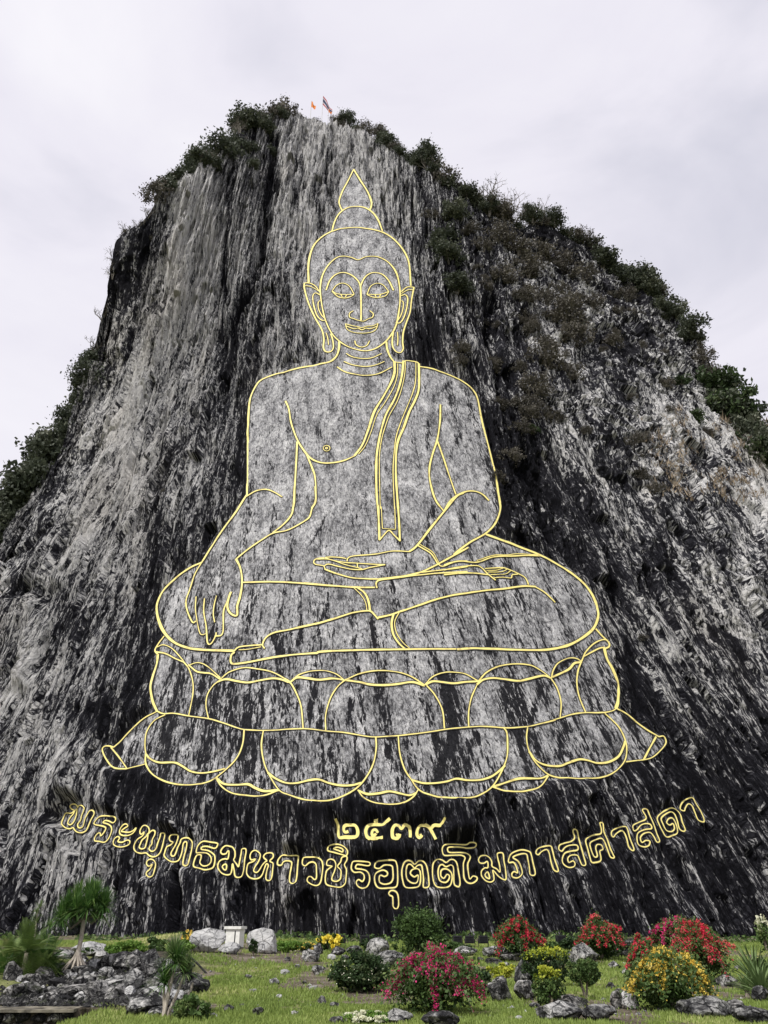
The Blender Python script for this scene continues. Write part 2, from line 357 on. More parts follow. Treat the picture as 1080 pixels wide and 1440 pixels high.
ln('nipple', 1.6, Z2, [(612,698),(605,704),(598,698),(605,692),(612,698)])
ln('robe_edge', 3.4, Z2, [(790,750),(840,680),(880,580),(920,460),(980,360),(1030,270),(1055,200),(1055,125)])
ln('robe_edge', 1.2, Z2, [(818,738),(862,680),(900,590),(938,478),(990,400),(1048,300),(1074,215),(1077,140)])
# sash
def seg(part, w, a, za, b=None, zb=None):
    p = T(*za, a) + (T(*zb, b) if b else [])
    FIG.append((part, w, p))
seg('sash', 3.3, [(222,120),(215,200),(195,290),(160,380),(110,470),(80,560),(60,650),(45,750),(42,860),(45,1000),(53,1100)], Z3, [(502,130),(507,240),(511,350)], Z5)
seg('sash', 1.2, [(235,125),(232,200),(212,300),(178,395),(130,480),(97,570),(76,650),(64,750),(64,900),(70,1100)], Z3, [(522,140),(530,278)], Z5)
seg('sash', 1.4, [(305,128),(303,250),(285,330),(245,430),(208,520),(175,620),(160,740),(154,870),(164,1100)], Z3, [(608,140),(613,280)], Z5)
seg('sash', 3.3, [(325,140),(325,300),(300,380),(260,460),(225,560),(190,640),(175,720),(172,860),(180,1000),(188,1100)], Z3, [(628,130),(636,240),(641,358)], Z5)
ln('sash', 1.9, Z3, [(160,128),(215,135),(240,120),(310,130),(325,145)])
ln('sash', 1.9, Z5, [(510,352),(540,318),(572,290),(605,320),(641,356)])
ln('sash', 1.2, Z5, [(530,278),(613,283)])
ln('left_shoulder', 2.6, Z3, [(330,160),(400,172),(500,205),(600,250),(680,310),(715,380),(745,520),(790,690),(825,830),(850,980),(866,1085)])
ln('left_upper_arm', 2.6, Z3, [(468,410),(465,520),(447,640),(415,740),(395,830),(400,920),(435,1040),(490,1115)])
ln('left_upper_arm', 2.2, Z3, [(447,650),(480,740),(520,860),(570,1005)])
ln('left_elbow', 2.6, Z3, [(490,1120),(530,1050),(580,1010),(640,985),(700,985),(750,1005),(790,1045)])
ln('right_forearm', 3.0, Z4, [(608,60),(540,165),(460,275),(400,365),(350,445)])
ln('right_forearm', 2.4, Z4, [(350,445),(305,520),(275,610),(252,680),(260,740),(290,805),(310,798)])
ln('right_elbow', 2.2, Z4, [(605,70),(660,38),(720,28),(770,45),(815,72)])
ln('right_forearm', 2.6, Z4, [(888,10),(882,110),(870,175),(820,235),(760,282)])
ln('right_forearm', 2.4, Z4, [(1008,10),(1012,95),(990,140),(970,195),(900,240),(840,268),(760,285),(700,320),(620,375),(545,435)])
ln('right_hand', 3.3, Z4, [(545,435),(570,490),(580,570),(570,650),(552,710),(550,765),(515,755),(495,720),(500,670),(515,628)])
ln('right_hand', 2.4, Z4, [(515,632),(490,690),(472,740),(470,820),(468,860),(455,882),(420,885)])
ln('right_hand', 1.7, Z4, [(430,650),(415,710),(412,760),(420,805)])
ln('right_hand', 2.2, Z4, [(360,665),(355,740),(370,830),(378,925),(400,928),(425,885),(428,865)])
ln('right_hand', 1.8, Z4, [(310,655),(308,740),(330,860),(350,878),(367,872)])
ln('right_knee', 3.9, Z4, [(345,455),(270,490),(190,550),(120,620),(88,690),(85,760),(110,840),(160,905),(230,945),(330,965),(530,972)])
ln('right_thigh', 2.8, Z4, [(585,572),(760,568),(900,575),(1075,589)])
ln('right_thigh', 2.8, Z5, [(30,624),(90,630),(200,640),(350,650),(482,652)])
ln('left_foot', 2.6, Z4, [(920,833),(850,850),(770,865),(720,895),(700,935),(712,958)])
ln('left_foot', 2.2, Z4, [(530,975),(560,950),(620,942),(700,935)])
ln('left_foot', 1.3, Z4, [(560,966),(620,962),(690,948)])
seg('seat_line', 3.3, [(535,978),(515,1000),(520,1045),(600,1040),(760,1010),(900,992),(1020,984)], Z4, [(120,1060),(220,1052),(480,1045),(700,1042),(1000,1040)], Z5)
ln('left_knee', 4.0, Z6, [(100,1000),(200,995),(350,999),(500,1005),(650,1003),(780,975),(880,920),(940,860),(960,780),(940,700),(890,620),(820,555),(740,500),(620,435),(500,385),(380,340),(270,300)])
for wd, pts in ((1.9,[(700,425),(640,420),(580,422),(500,438),(420,445),(340,452),(310,465),(305,485)]), (1.9,[(165,462),(210,458),(270,462),(300,468)]), (1.8,[(165,464),(220,480),(290,492),(350,496),(450,503),(545,508)]), (2.2,[(165,535),(155,515),(105,505),(93,488),(110,470),(160,465)]), (1.6,[(110,472),(200,475),(290,505),(370,525)]), (1.8,[(157,520),(175,506),(200,505),(260,520),(330,535),(400,538),(450,525),(520,512),(548,508)]), (2.4,[(163,535),(230,560),(330,588),(420,595),(520,598)]), (1.5,[(370,500),(374,525),(400,532)])): ln('left_hand', wd, Z5, pts)
ln('left_forearm', 3.0, Z5, [(510,598),(650,580),(760,558),(840,525),(880,505),(940,472),(1010,435),(1075,398)])
ln('left_forearm', 3.0, Z5, [(1045,52),(1000,75),(930,160),(840,270),(750,385),(700,425)])
seg('left_forearm', 3.0, [(1050,412)], Z5, [(80,425),(180,350),(270,300),(330,240),(362,160),(360,100),(346,30)], Z6)
ln('wrist', 2.4, Z5, [(755,385),(830,430),(862,470),(880,500)])
ln('wrist', 1.2, Z5, [(765,375),(845,425),(875,470),(893,505)])
ln('right_foot', 2.4, Z5, [(495,655),(490,625),(510,605),(600,592),(760,572),(900,560),(1070,552)])
ln('right_foot', 2.2, Z5, [(760,557),(870,545),(1000,530),(1070,520)])
ln('right_foot', 1.9, Z5, [(880,500),(910,518),(960,500),(1000,488),(1070,484)])
for wd, pts in ((2.4,[(20,490),(60,475),(120,465),(220,472),(320,440),(430,435),(520,430),(605,433)]), (1.2,[(220,462),(320,430),(400,428),(480,420),(600,428)]), (2.0,[(20,520),(100,503),(210,492),(250,505),(290,545),(335,580)]), (2.4,[(20,548),(120,540),(200,538),(290,547)]), (1.8,[(270,510),(330,506),(380,505),(420,518),(470,540),(510,560),(528,585),(535,608)]), (1.2,[(280,522),(340,520),(380,508)]), (1.2,[(290,532),(370,530),(405,515)]), (1.2,[(305,547),(390,545),(425,525)]), (1.6,[(325,566),(380,564),(430,568),(435,550),(470,545)])): ln('right_foot', wd, Z6, pts)
seg('left_shin', 3.1, [(500,842),(580,825),(640,805),(760,765),(860,730),(960,705),(1060,688)], Z5, [(210,652),(300,640),(400,632),(500,618),(580,620)], Z6)
ln('left_shin', 2.2, Z6, [(575,620),(640,660),(697,717)])
seg('right_shin', 3.0, [(900,838),(960,825),(1050,803)], Z4, [(100,885),(220,850),(340,812),(420,800),(455,802),(480,825),(502,852)], Z5)
ln('ankle', 3.0, Z5, [(370,652),(415,685),(440,735),(452,800)])
ln('ankle', 1.3, Z5, [(350,655),(395,700),(422,745),(432,800)])
ln('knee_crease', 3.0, Z5, [(600,822),(588,880),(600,950),(635,1005),(670,1038)])
ln('knee_crease', 1.3, Z5, [(635,812),(608,870),(620,940),(660,1000),(702,1036)])
# lotus pedestal
def lp(w_, z, pts, part='lotus_petal'): ln(part, w_, z, pts)
lp(2.4, Z7, [(385,50),(355,90),(335,128),(350,150)])
lp(3.6, Z7, [(350,150),(345,200),(325,270),(315,340),(325,410),(345,458)])
lp(1.6, Z7, [(345,110),(380,98),(430,120),(490,185)]); lp(2.2, Z7, [(340,137),(390,145),(450,175),(492,192)])
lp(1.8, Z7, [(490,190),(520,230),(540,300),(540,370),(518,482)])
lp(2.4, Z7, [(515,205),(560,242),(600,250),(640,255),(690,285)]); lp(1.4, Z7, [(520,208),(570,195),(620,215),(690,277)])
lp(1.9, Z7, [(690,285),(740,245),(820,222),(900,230),(970,245),(1030,275),(1075,310)])
lp(3.1, Z7, [(672,300),(720,285),(780,295),(840,303),(900,292),(970,280),(1020,285),(1062,302)])
lp(1.8, Z7, [(685,292),(650,320),(620,370),(612,430),(625,497)])
seg('pedestal_band', 1.9, [(345,458),(380,472),(440,470),(520,485),(620,498),(700,520),(780,548),(820,558),(900,562)], Z7, [(80,562),(150,560),(290,553),(415,565),(520,575),(640,595),(700,598)], Z8)
seg('pedestal_band', 1.9, [(700,598),(820,590),(950,575)], Z8, [(300,650),(440,635),(560,632),(700,640),(820,632),(900,615),(1000,590)], Z9)
lp(1.9, Z10, [(340,610),(380,598),(460,575),(540,565),(640,565),(700,555),(725,540)], 'pedestal_band')
lp(1.9, Z7, [(345,460),(270,500),(200,565),(150,620),(110,655)])
lp(2.0, Z7, [(110,655),(85,648),(60,650),(48,670),(70,720),(110,765),(180,772)]); lp(1.8, Z7, [(95,655),(140,710),(182,770)]); lp(1.6, Z7, [(180,772),(230,760),(285,744)])
lp(1.8, Z7, [(390,478),(330,510),(290,570),(280,640),(285,690)])
lp(2.2, Z7, [(283,690),(285,745),(320,800),(390,840),(470,858),(560,858),(640,835),(720,775),(780,710),(810,640),(820,560)])
lp(2.6, Z7, [(285,692),(310,718),(360,738),(440,738),(480,755),(530,785),(590,795),(660,785),(715,770)])
lp(2.0, Z7, [(665,820),(700,870),(760,905),(850,918),(930,915),(1010,885)]); lp(3.2, Z7, [(668,822),(710,853),(780,858),(840,855),(880,875),(930,892),(1008,886)])
lp(2.1, Z8, [(75,565),(65,640),(75,720),(100,790),(160,885),(220,915),(300,940),(380,950),(450,940),(520,915),(590,870),(640,810),(675,740),(690,660),(688,598)])
lp(3.0, Z8, [(100,792),(140,822),(200,848),(260,848),(330,832),(380,830),(430,848),(500,862),(560,860),(608,847)])
lp(2.0, Z8, [(590,885),(620,925),(680,955),(750,965),(830,958),(890,925),(922,880)]); lp(3.4, Z8, [(590,887),(640,908),(700,905),(760,893),(820,905),(870,915),(908,902)])
lp(2.2, Z9, [(0,690),(10,800),(40,900),(85,970),(130,1030),(200,1065),(300,1085),(400,1090),(480,1080),(540,1055),(600,1010),(650,930),(690,830),(695,740),(690,670),(670,640)])
lp(3.0, Z9, [(85,970),(160,990),(240,990),(310,980),(370,962),(440,972),(520,970),(590,950),(640,915),(680,878)])
lp(2.2, Z9, [(600,1015),(680,1040),(770,1048),(850,1035),(910,1005),(955,943)]); lp(3.0, Z9, [(602,1015),(690,985),(750,965),(800,960),(900,960),(953,942)])
lp(2.0, Z10, [(185,655),(178,720),(190,790),(230,865),(310,940),(400,965),(500,972),(600,965),(680,945),(740,905),(780,850),(788,780),(775,720),(745,660),(700,610),(655,570)])
lp(3.0, Z10, [(192,802),(240,860),(300,885),(380,890),(430,872),(500,850),(550,855),(610,872),(680,865),(740,830),(770,770),(778,740)])
lp(2.4, Z10, [(725,540),(790,575),(850,625),(920,675),(985,712)]); lp(2.0, Z10, [(985,712),(1015,710),(1028,750),(990,800),(940,840),(880,855)]); lp(2.6, Z10, [(968,712),(930,780),(892,852)]); lp(1.8, Z10, [(880,855),(785,865)])
lp(1.9, Z8, [(415,562),(415,480),(440,390),(480,325),(520,290)]); lp(1.9, Z8, [(520,290),(600,255),(700,238),(800,245),(880,270),(955,318)])
lp(3.3, Z8, [(520,288),(600,300),(660,313),(740,316),(810,310),(890,300),(955,320)]); lp(2.1, Z8, [(965,318),(1010,370),(1050,450),(1062,552)])
lp(2.4, Z8, [(190,280),(220,300),(250,350),(280,430),(292,550)])
lp(1.9, Z8, [(225,298),(270,260),(340,240),(410,238),(470,255),(515,288)]); lp(3.2, Z8, [(225,298),(260,275),(320,280),(380,288),(450,280),(515,288)])
lp(1.9, Z9, [(170,365),(220,315),(290,290),(360,288),(430,300),(512,345)]); lp(3.4, Z9, [(172,366),(220,345),(280,350),(350,358),(420,350),(508,345)])
lp(2.0, Z9, [(500,370),(465,450),(448,540),(448,633)]); lp(2.1, Z9, [(510,345),(560,290),(640,250),(740,235),(840,245),(910,280),(970,325)])
lp(3.6, Z9, [(500,366),(540,335),(600,325),(680,332),(760,343),(830,330),(920,310),(970,325)]); lp(2.0, Z9, [(970,325),(1010,390),(1035,480),(1030,572)])
lp(1.9, Z10, [(330,355),(340,310),(370,265),(430,235),(480,235),(515,255)]); lp(3.4, Z10, [(335,350),(390,325),(440,298),(470,265),(515,258)])
lp(1.9, Z10, [(515,250),(540,195),(590,145),(640,122),(672,125)]); lp(2.2, Z10, [(525,225),(570,200),(620,175),(655,168)])
lp(2.1, Z10, [(515,250),(492,310),(485,390),(500,470),(540,566)])
lp(3.0, Z10, [(600,55),(640,100),(680,140),(680,165),(650,178)]); lp(4.4, Z10, [(652,175),(670,240),(710,310),(740,390),(740,480),(722,542)])

L1 = (80,1120,9); L2 = (180,1150,9); L3 = (300,1175,9); L4 = (380,1175,7.2); L5 = (520,1190,8.308); L6 = (610,1175,9); L7 = (715,1150,6.968); L8 = (850,1110,7.2)
LET = [  # each glyph: list of closed contours
 (L1, [[(150,115),(175,90),(210,88),(238,105),(250,130),(265,105),(300,105),(330,135),(325,170),(300,230),(285,290),(250,340),(255,380),(280,390),(310,375),(325,340),(340,280),(370,220),(400,175),(430,165),(455,185),(455,220),(420,280),(395,340),(370,400),(340,435),(290,450),(240,440),(205,410),(190,385),(150,400),(100,390),(55,355),(45,325),(65,270),(90,210),(120,200),(160,205),(195,185),(205,165),(170,150)],
       [(238,150),(235,210),(215,280),(185,330),(150,350),(125,335),(130,300),(160,250),(190,215),(215,170)]]),
 (L1, [[(600,235),(540,240),(500,265),(465,310),(455,335),(480,350),(540,360),(590,375),(605,395),(585,440),(540,490),(535,455),(510,455),(480,485),(462,530),(470,555),(520,560),(580,570),(620,545),(655,490),(680,420),(670,370),(630,340),(570,320),(600,295),(650,305),(695,325),(725,300),(730,265),(700,245),(650,240)]]),
 (L1, [[(860,340),(830,350),(795,390),(780,430),(790,470),(840,488),(900,482),(950,455),(985,410),(990,390),(950,425),(900,445),(840,440),(805,430),(850,390),(885,370),(878,348)],
       [(750,500),(720,520),(700,560),(705,600),(750,625),(810,630),(880,610),(910,580),(905,550),(870,545),(820,570),(780,570),(760,555),(780,520),(770,502)]]),
 (L2, [[(140,180),(145,140),(175,95),(210,88),(245,110),(258,150),(250,190),(275,165),(305,150),(330,165),(325,210),(295,270),(290,320),(260,360),(255,390),(285,415),(315,410),(345,375),(365,310),(395,230),(405,190),(440,185),(455,205),(440,280),(420,360),(395,430),(350,475),(300,485),(250,465),(215,435),(150,440),(95,425),(65,385),(70,330),(110,265),(160,230),(185,200),(190,170),(160,200)],
       [(240,190),(235,250),(215,330),(200,370),(160,385),(130,365),(145,320),(170,270),(215,230)]]),
 (L2, [[(240,600),(220,570),(235,530),(275,515),(315,530),(338,580),(325,650),(300,720),(260,742),(222,715),(225,680),(265,640),(295,580),(265,600)]]),
 (L2, [[(512,255),(530,215),(570,205),(615,210),(625,240),(610,290),(590,340),(560,390),(535,440),(545,475),(575,475),(595,440),(620,370),(650,310),(665,265),(710,245),(760,250),(800,295),(800,360),(785,440),(765,520),(745,585),(710,598),(685,570),(700,480),(725,390),(735,310),(715,295),(690,320),(680,390),(660,470),(630,530),(580,550),(520,540),(450,480),(455,430),(480,360),(530,335),(560,300),(530,290)]]),
 (L2, [[(940,290),(1040,300),(1115,312),(1128,330),(1110,365),(1080,378),(1000,355),(935,358),(920,390),(1000,405),(1060,440),(1090,480),(1088,560),(1060,625),(970,650),(900,632),(822,605),(835,520),(865,465),(912,462),(915,500),(900,560),(940,600),(1000,592),(1040,550),(1040,490),(990,440),(900,433),(855,430),(875,345)]]),
 (L3, [[(150,120),(190,125),(235,140),(265,190),(265,260),(250,300),(285,350),(310,385),(325,320),(345,220),(355,165),(400,160),(408,200),(390,300),(378,420),(350,505),(300,522),(265,500),(255,430),(235,350),(225,430),(205,480),(150,488),(90,460),(50,400),(55,340),(90,300),(140,285),(175,285),(190,200),(175,185),(150,220),(105,225),(85,195),(110,145)],
       [(150,355),(125,360),(105,385),(125,420),(150,425),(160,380)]]),
 (L3, [[(515,180),(550,190),(585,225),(585,270),(560,330),(520,390),(505,440),(540,460),(575,430),(610,370),(650,325),(670,310),(630,265),(650,225),(700,210),(745,220),(752,265),(710,315),(750,345),(745,420),(735,510),(715,555),(680,560),(658,530),(670,440),(690,370),(665,350),(640,410),(610,490),(570,530),(510,540),(450,520),(415,470),(420,390),(440,345),(500,320),(525,290),(475,300),(458,260),(475,205)]]),
 (L3, [[(870,240),(950,245),(1060,245),(1070,280),(1060,400),(1050,520),(1030,590),(990,600),(960,570),(965,480),(980,400),(985,330),(930,310),(880,325),(855,365),(810,360),(815,300)]]),
 (L4, [[(340,215),(400,212),(470,215),(515,245),(530,300),(520,400),(505,470),(470,500),(420,490),(372,455),(380,415),(410,410),(445,440),(465,420),(465,350),(460,285),(430,262),(390,270),(350,300),(322,280),(325,235)]]),
 (L4, [[(590,100),(640,82),(700,85),(750,110),(780,150),(770,195),(720,185),(650,165),(582,145)], [(640,125),(680,112),(730,130),(730,160),(690,145)]]),
 (L4, [[(605,232),(645,245),(662,290),(650,350),(625,410),(625,445),(665,458),(705,435),(715,380),(710,340),(680,305),(710,260),(725,215),(770,205),(775,240),(750,290),(770,340),(765,420),(755,480),(710,515),(640,510),(570,490),(555,440),(565,360),(590,330),(625,305),(600,300),(570,290),(575,250)]]),
 (L4, [[(845,255),(920,255),(1000,265),(1010,290),(985,300),(920,290),(875,290),(865,325),(920,335),(970,350),(1000,390),(1005,450),(980,510),(930,528),(885,505),(870,465),(895,440),(930,460),(950,430),(945,390),(910,365),(850,365),(820,330),(825,280)]]),
 (L5, [[(140,160),(280,155),(315,200),(325,280),(325,420),(300,470),(220,480),(110,480),(65,430),(55,350),(80,300),(150,270),(200,290),(205,325),(170,345),(130,330),(110,350),(115,410),(170,435),(240,420),(270,370),(270,280),(255,220),(170,212),(110,250),(60,240),(60,200),(90,170)]]),
 (L5, [[(235,565),(222,540),(245,512),(285,512),(320,540),(335,600),(335,690),(310,725),(275,700),(270,620),(265,580)]]),
 (L5, [[(525,200),(570,165),(620,165),(660,210),(680,290),(690,370),(690,460),(630,470),(630,380),(620,290),(605,215),(560,215),(525,245),(480,205),(440,215),(425,290),(435,370),(480,415),(530,425),(560,400),(565,330),(520,350),(475,310),(500,265),(560,255),(590,290),(595,380),(580,450),(530,475),(420,470),(385,390),(375,280),(400,190),(440,160),(485,165)]]),
 (L5, [[(895,180),(940,150),(985,150),(1020,190),(1040,290),(1058,400),(1050,460),(1020,460),(990,430),(985,330),(980,240),(950,210),(895,230),(850,205),(815,225),(800,300),(820,390),(880,415),(920,390),(935,340),(905,320),(870,365),(835,340),(835,280),(870,255),(920,265),(960,310),(965,380),(940,450),(880,475),(790,465),(750,410),(735,300),(745,190),(790,145),(845,150)]]),
 (L6, [[(150,105),(250,100),(410,105),(460,80),(520,80),(545,105),(520,140),(430,150),(370,140),(290,135),(190,140),(180,180),(210,205),(350,205),(420,215),(465,250),(460,290),(435,350),(440,440),(460,540),(500,505),(550,520),(545,560),(490,595),(430,585),(390,530),(380,430),(380,340),(400,270),(350,240),(250,240),(140,240),(112,190),(115,140)]]),
 (L6, [[(600,250),(660,242),(710,270),(740,320),(745,380),(800,410),(845,450),(840,370),(815,270),(815,215),(880,215),(895,310),(915,420),(922,540),(880,540),(820,500),(755,430),(765,500),(765,555),(720,580),(660,560),(610,500),(610,440),(650,400),(690,395),(685,320),(640,340),(590,335),(572,295)],
       [(685,450),(655,485),(670,520),(710,535),(705,490)]]),
 (L7, [[(130,308),(210,325),(230,360),(245,430),(268,545),(220,550),(210,480),(195,400),(180,350),(120,350),(50,380),(100,420),(130,480),(140,540),(100,580),(50,575),(38,545),(60,520),(95,530),(80,470),(55,430),(10,430),(10,390),(40,340)]]),
 (L7, [[(350,275),(420,270),(440,320),(460,400),(495,500),(485,520),(450,500),(425,430),(405,340),(380,305),(330,325),(300,355),(275,340),(290,300)]]),
 (L7, [[(650,105),(680,120),(695,190),(720,280),(745,370),(765,450),(730,455),(700,390),(680,360),(620,360),(590,390),(600,430),(640,415),(660,440),(650,470),(600,480),(550,450),(535,400),(560,340),(620,320),(680,310),(690,285),(670,260),(600,265),(560,285),(530,320),(500,300),(510,260),(560,240),(620,225),(655,190),(640,130)]]),
 (L7, [[(905,45),(935,50),(945,130),(980,210),(1010,300),(1045,380),(1010,380),(980,310),(950,230),(920,195),(870,205),(810,240),(820,310),(850,375),(880,365),(865,290),(880,255),(920,260),(935,300),(905,320),(915,380),(910,415),(870,430),(825,430),(805,380),(785,300),(765,220),(790,185),(850,160),(910,150),(920,110)]]),
 (L8, [[(150,380),(220,368),(245,400),(270,490),(310,595),(290,610),(255,570),(235,490),(210,430),(180,410),(130,440),(100,475),(80,450),(90,410)]]),
 (L8, [[(395,200),(440,195),(470,260),(510,350),(540,440),(570,515),(540,525),(510,470),(470,430),(410,440),(375,480),(390,530),(430,510),(470,520),(460,560),(410,575),(355,550),(340,480),(355,430),(420,400),(485,390),(475,350),(430,340),(380,355),(340,400),(310,410),(300,360),(350,330),(420,300),(430,270)]]),
 (L8, [[(690,180),(740,200),(780,250),(800,320),(830,400),(810,418),(770,390),(750,310),(720,240),(680,220),(620,250),(585,290),(605,350),(640,410),(690,420),(720,390),(705,340),(670,355),(640,330),(660,290),(700,285),(735,340),(750,430),(700,460),(640,475),(600,420),(565,350),(545,280),(590,230),(640,200)]]),
 (L8, [[(820,105),(880,78),(910,85),(940,140),(990,220),(1025,310),(1000,320),(960,300),(930,230),(900,160),(860,140),(830,180),(820,210),(780,195),(785,150)]]),
]
LN = (460,1140,6)
NUM = [
 [(4.6,[(72,75),(90,120),(98,215),(150,217),(240,215),(258,170),(238,122),(195,115),(150,120),(138,150),(150,175),(178,168)])],
 [(4.8,[(530,62),(495,90),(465,112),(400,110),(345,122),(325,170),(345,222),(400,227),(470,225)]), (4.4,[(400,218),(378,190),(385,160),(410,155),(428,180)]), (7.5,[(395,75),(428,75)]), (6.5,[(395,190),(410,205)])],
 [(4.8,[(612,190),(600,222),(558,225),(550,160),(572,118),(605,122),(628,148),(655,115),(692,130),(702,180),(700,230)]), (6.5,[(588,210),(600,200)])],
 [(4.8,[(800,200),(790,228),(762,205),(762,160),(785,122),(825,115),(860,132),(890,180),(918,238)]), (4.2,[(872,150),(905,118),(955,118),(978,95),(998,65)]), (9.0,[(785,215),(802,212)])],
]

def smooth(pts, closed=False, step=2.0):
    p = np.array(pts, float); n = len(p)
    if n == 2 and not closed: p = np.array([p[0], (p[0] + p[1]) / 2, p[1]]); n = 3
    if closed: q = np.vstack([p[-1], p, p[0], p[1]])
    else: q = np.vstack([2 * p[0] - p[1], p, 2 * p[-1] - p[-2]])
    o = []
    for i in range(1, len(q) - 2):
        a, b, c, d = q[i - 1:i + 3]; k = max(2, int(np.hypot(*(c - b)) / step) + 1)
        t = (np.arange(k) / k)[:, None]
        o.append(.5 * (2 * b + (c - a) * t + (2 * a - 5 * b + 4 * c - d) * t ** 2 + (3 * b - a - 3 * c + d) * t ** 3))
    o = np.vstack(o)
    if not closed: o = np.vstack([o, p[-1:]])
    return o
ALL = []   # (thing, part index, part, width, pts, closed)
for part, wd, p in FIG:
    cl = p[0] == p[-1] and len(p) > 4
    ALL.append(('fig', part, part, wd, smooth(p[:-1] if cl else p, cl), cl))
for gi, (z, cs) in enumerate(LET):
    for c in cs: ALL.append(('let', gi, 'letter', 1.75, smooth(T(*z, c), True, 1.3), True))
for gi, ss in enumerate(NUM):
    for wd, c in ss: ALL.append(('num', gi, 'numeral', wd, smooth(T(*LN, c), False, 1.3), False))

# ------------------------------------------------------------------ rasters over the face (pixel chart of the photograph used as a map on the rock surface)
W_, H_ = 1080, 1440
def boxblur(a, r):
    for ax in (0, 1):
        for _ in range(3):
            k = 2 * r + 1
            pad = [(0, 0), (0, 0)]; pad[ax] = (r + 1, r)
            c = np.cumsum(np.pad(a, pad, mode='edge'), axis=ax)
            sl1 = [slice(None)] * 2; sl2 = [slice(None)] * 2
            sl1[ax] = slice(k, None); sl2[ax] = slice(0, -k)
            a = (c[tuple(sl1)] - c[tuple(sl2)]) / k
    return a
def fillpoly(poly):
    P = np.array(poly, float); img = np.zeros((H_, W_)); xs = np.arange(W_) + .5
    for y in range(H_):
        yy = y + .5; hit = []
        for i in range(len(P)):
            a, b = P[i], P[(i + 1) % len(P)]
            if (a[1] <= yy) != (b[1] <= yy): hit.append(a[0] + (yy - a[1]) / (b[1] - a[1]) * (b[0] - a[0]))
        hit.sort()
        for i in range(0, len(hit) - 1, 2): img[y, (xs >= hit[i]) & (xs <= hit[i + 1])] = 1
    return img
figpoly = [(497,238),(478,268),(477,290),(470,310),(466,322),(450,335),(438,355),(433,395),(428,397),(428,405),(442,445),(455,480),(456,490),(465,493),(470,485),(474,478),(477,490),(472,505),(436,512),(400,525),(366,533),(350,566),(347,630),(347,694),(335,712),(310,745),(285,790),(262,800),(238,820),(221,848),(222,870),(232,890),(217,912),(215,950),(211,975),(216,1000),(170,1038),(158,1050),(142,1050),(148,1070),(160,1080),(176,1080),(203,1074),(212,1087),(235,1100),(275,1103),(302,1095),(325,1113),(370,1117),(392,1112),(430,1125),(470,1125),(500,1112),(520,1125),(545,1131),(575,1126),(590,1110),(620,1120),(650,1122),(690,1110),(730,1112),(765,1098),(800,1095),(850,1093),(875,1080),(883,1070),(905,1068),(930,1055),(937,1040),(930,1034),(895,1012),(870,995),(873,960),(860,925),(857,905),(848,893),(838,882),(843,850),(830,825),(800,795),(765,780),(708,757),(685,748),(703,720),(703,700),(690,627),(672,560),(655,540),(620,520),(590,513),(585,507),(560,505),(550,495),(552,480),(556,492),(566,494),(567,470),(577,430),(581,402),(578,400),(577,385),(572,358),(553,330),(538,320),(530,300),(522,292),(520,280),(510,262)]
FIGM = boxblur(fillpoly(figpoly), 1)
near = np.zeros((H_, W_))
for t_, g_, p_, wd, pts, cl in ALL:
    x = np.clip(pts[:, 0].astype(int), 0, W_ - 1); y = np.clip(pts[:, 1].astype(int), 0, H_ - 1)
    for dx in range(-2, 3):
        for dy in range(-2, 3): near[np.clip(y + dy, 0, H_ - 1), np.clip(x + dx, 0, W_ - 1)] = 1
NEAR = np.clip(boxblur(near, 5) * 2.4, 0, 1)
# weathering chart: 0 pale rock ... 9 black
gx = np.arange(0, 1081, 90)
rows = {150:'7777633667777', 240:'7773644677777', 330:'7773545667777', 420:'6563645665666', 510:'6645646765656', 600:'6635755685544',
        690:'6635855687664', 780:'6547755587765', 870:'5667755586656', 960:'5477755576766', 1050:'5578755556877', 1140:'5578888877777', 1230:'6567788888777', 1320:'7777888888888'}
gy = np.array(sorted(rows)); GRID = np.array([[int(c) for c in rows[y]] for y in gy], float)
GRID = np.where(GRID < 5, GRID * .6 + 1.9, GRID); GRID[:5, 7:] += .5; GRID = np.where(GRID > 7, 7 + (GRID - 7) * .35, GRID); GRID /= 9
def gridval(px, py):
    fx = np.clip(px / 90, 0, len(gx) - 1.001); fy = np.clip((py - 150) / 90, 0, len(gy) - 1.001)
    ix = fx.astype(int); iy = fy.astype(int); u = fx - ix; v = fy - iy
    return (GRID[iy, ix] * (1 - u) + GRID[iy, ix + 1] * u) * (1 - v) + (GRID[iy + 1, ix] * (1 - u) + GRID[iy + 1, ix + 1] * u) * v
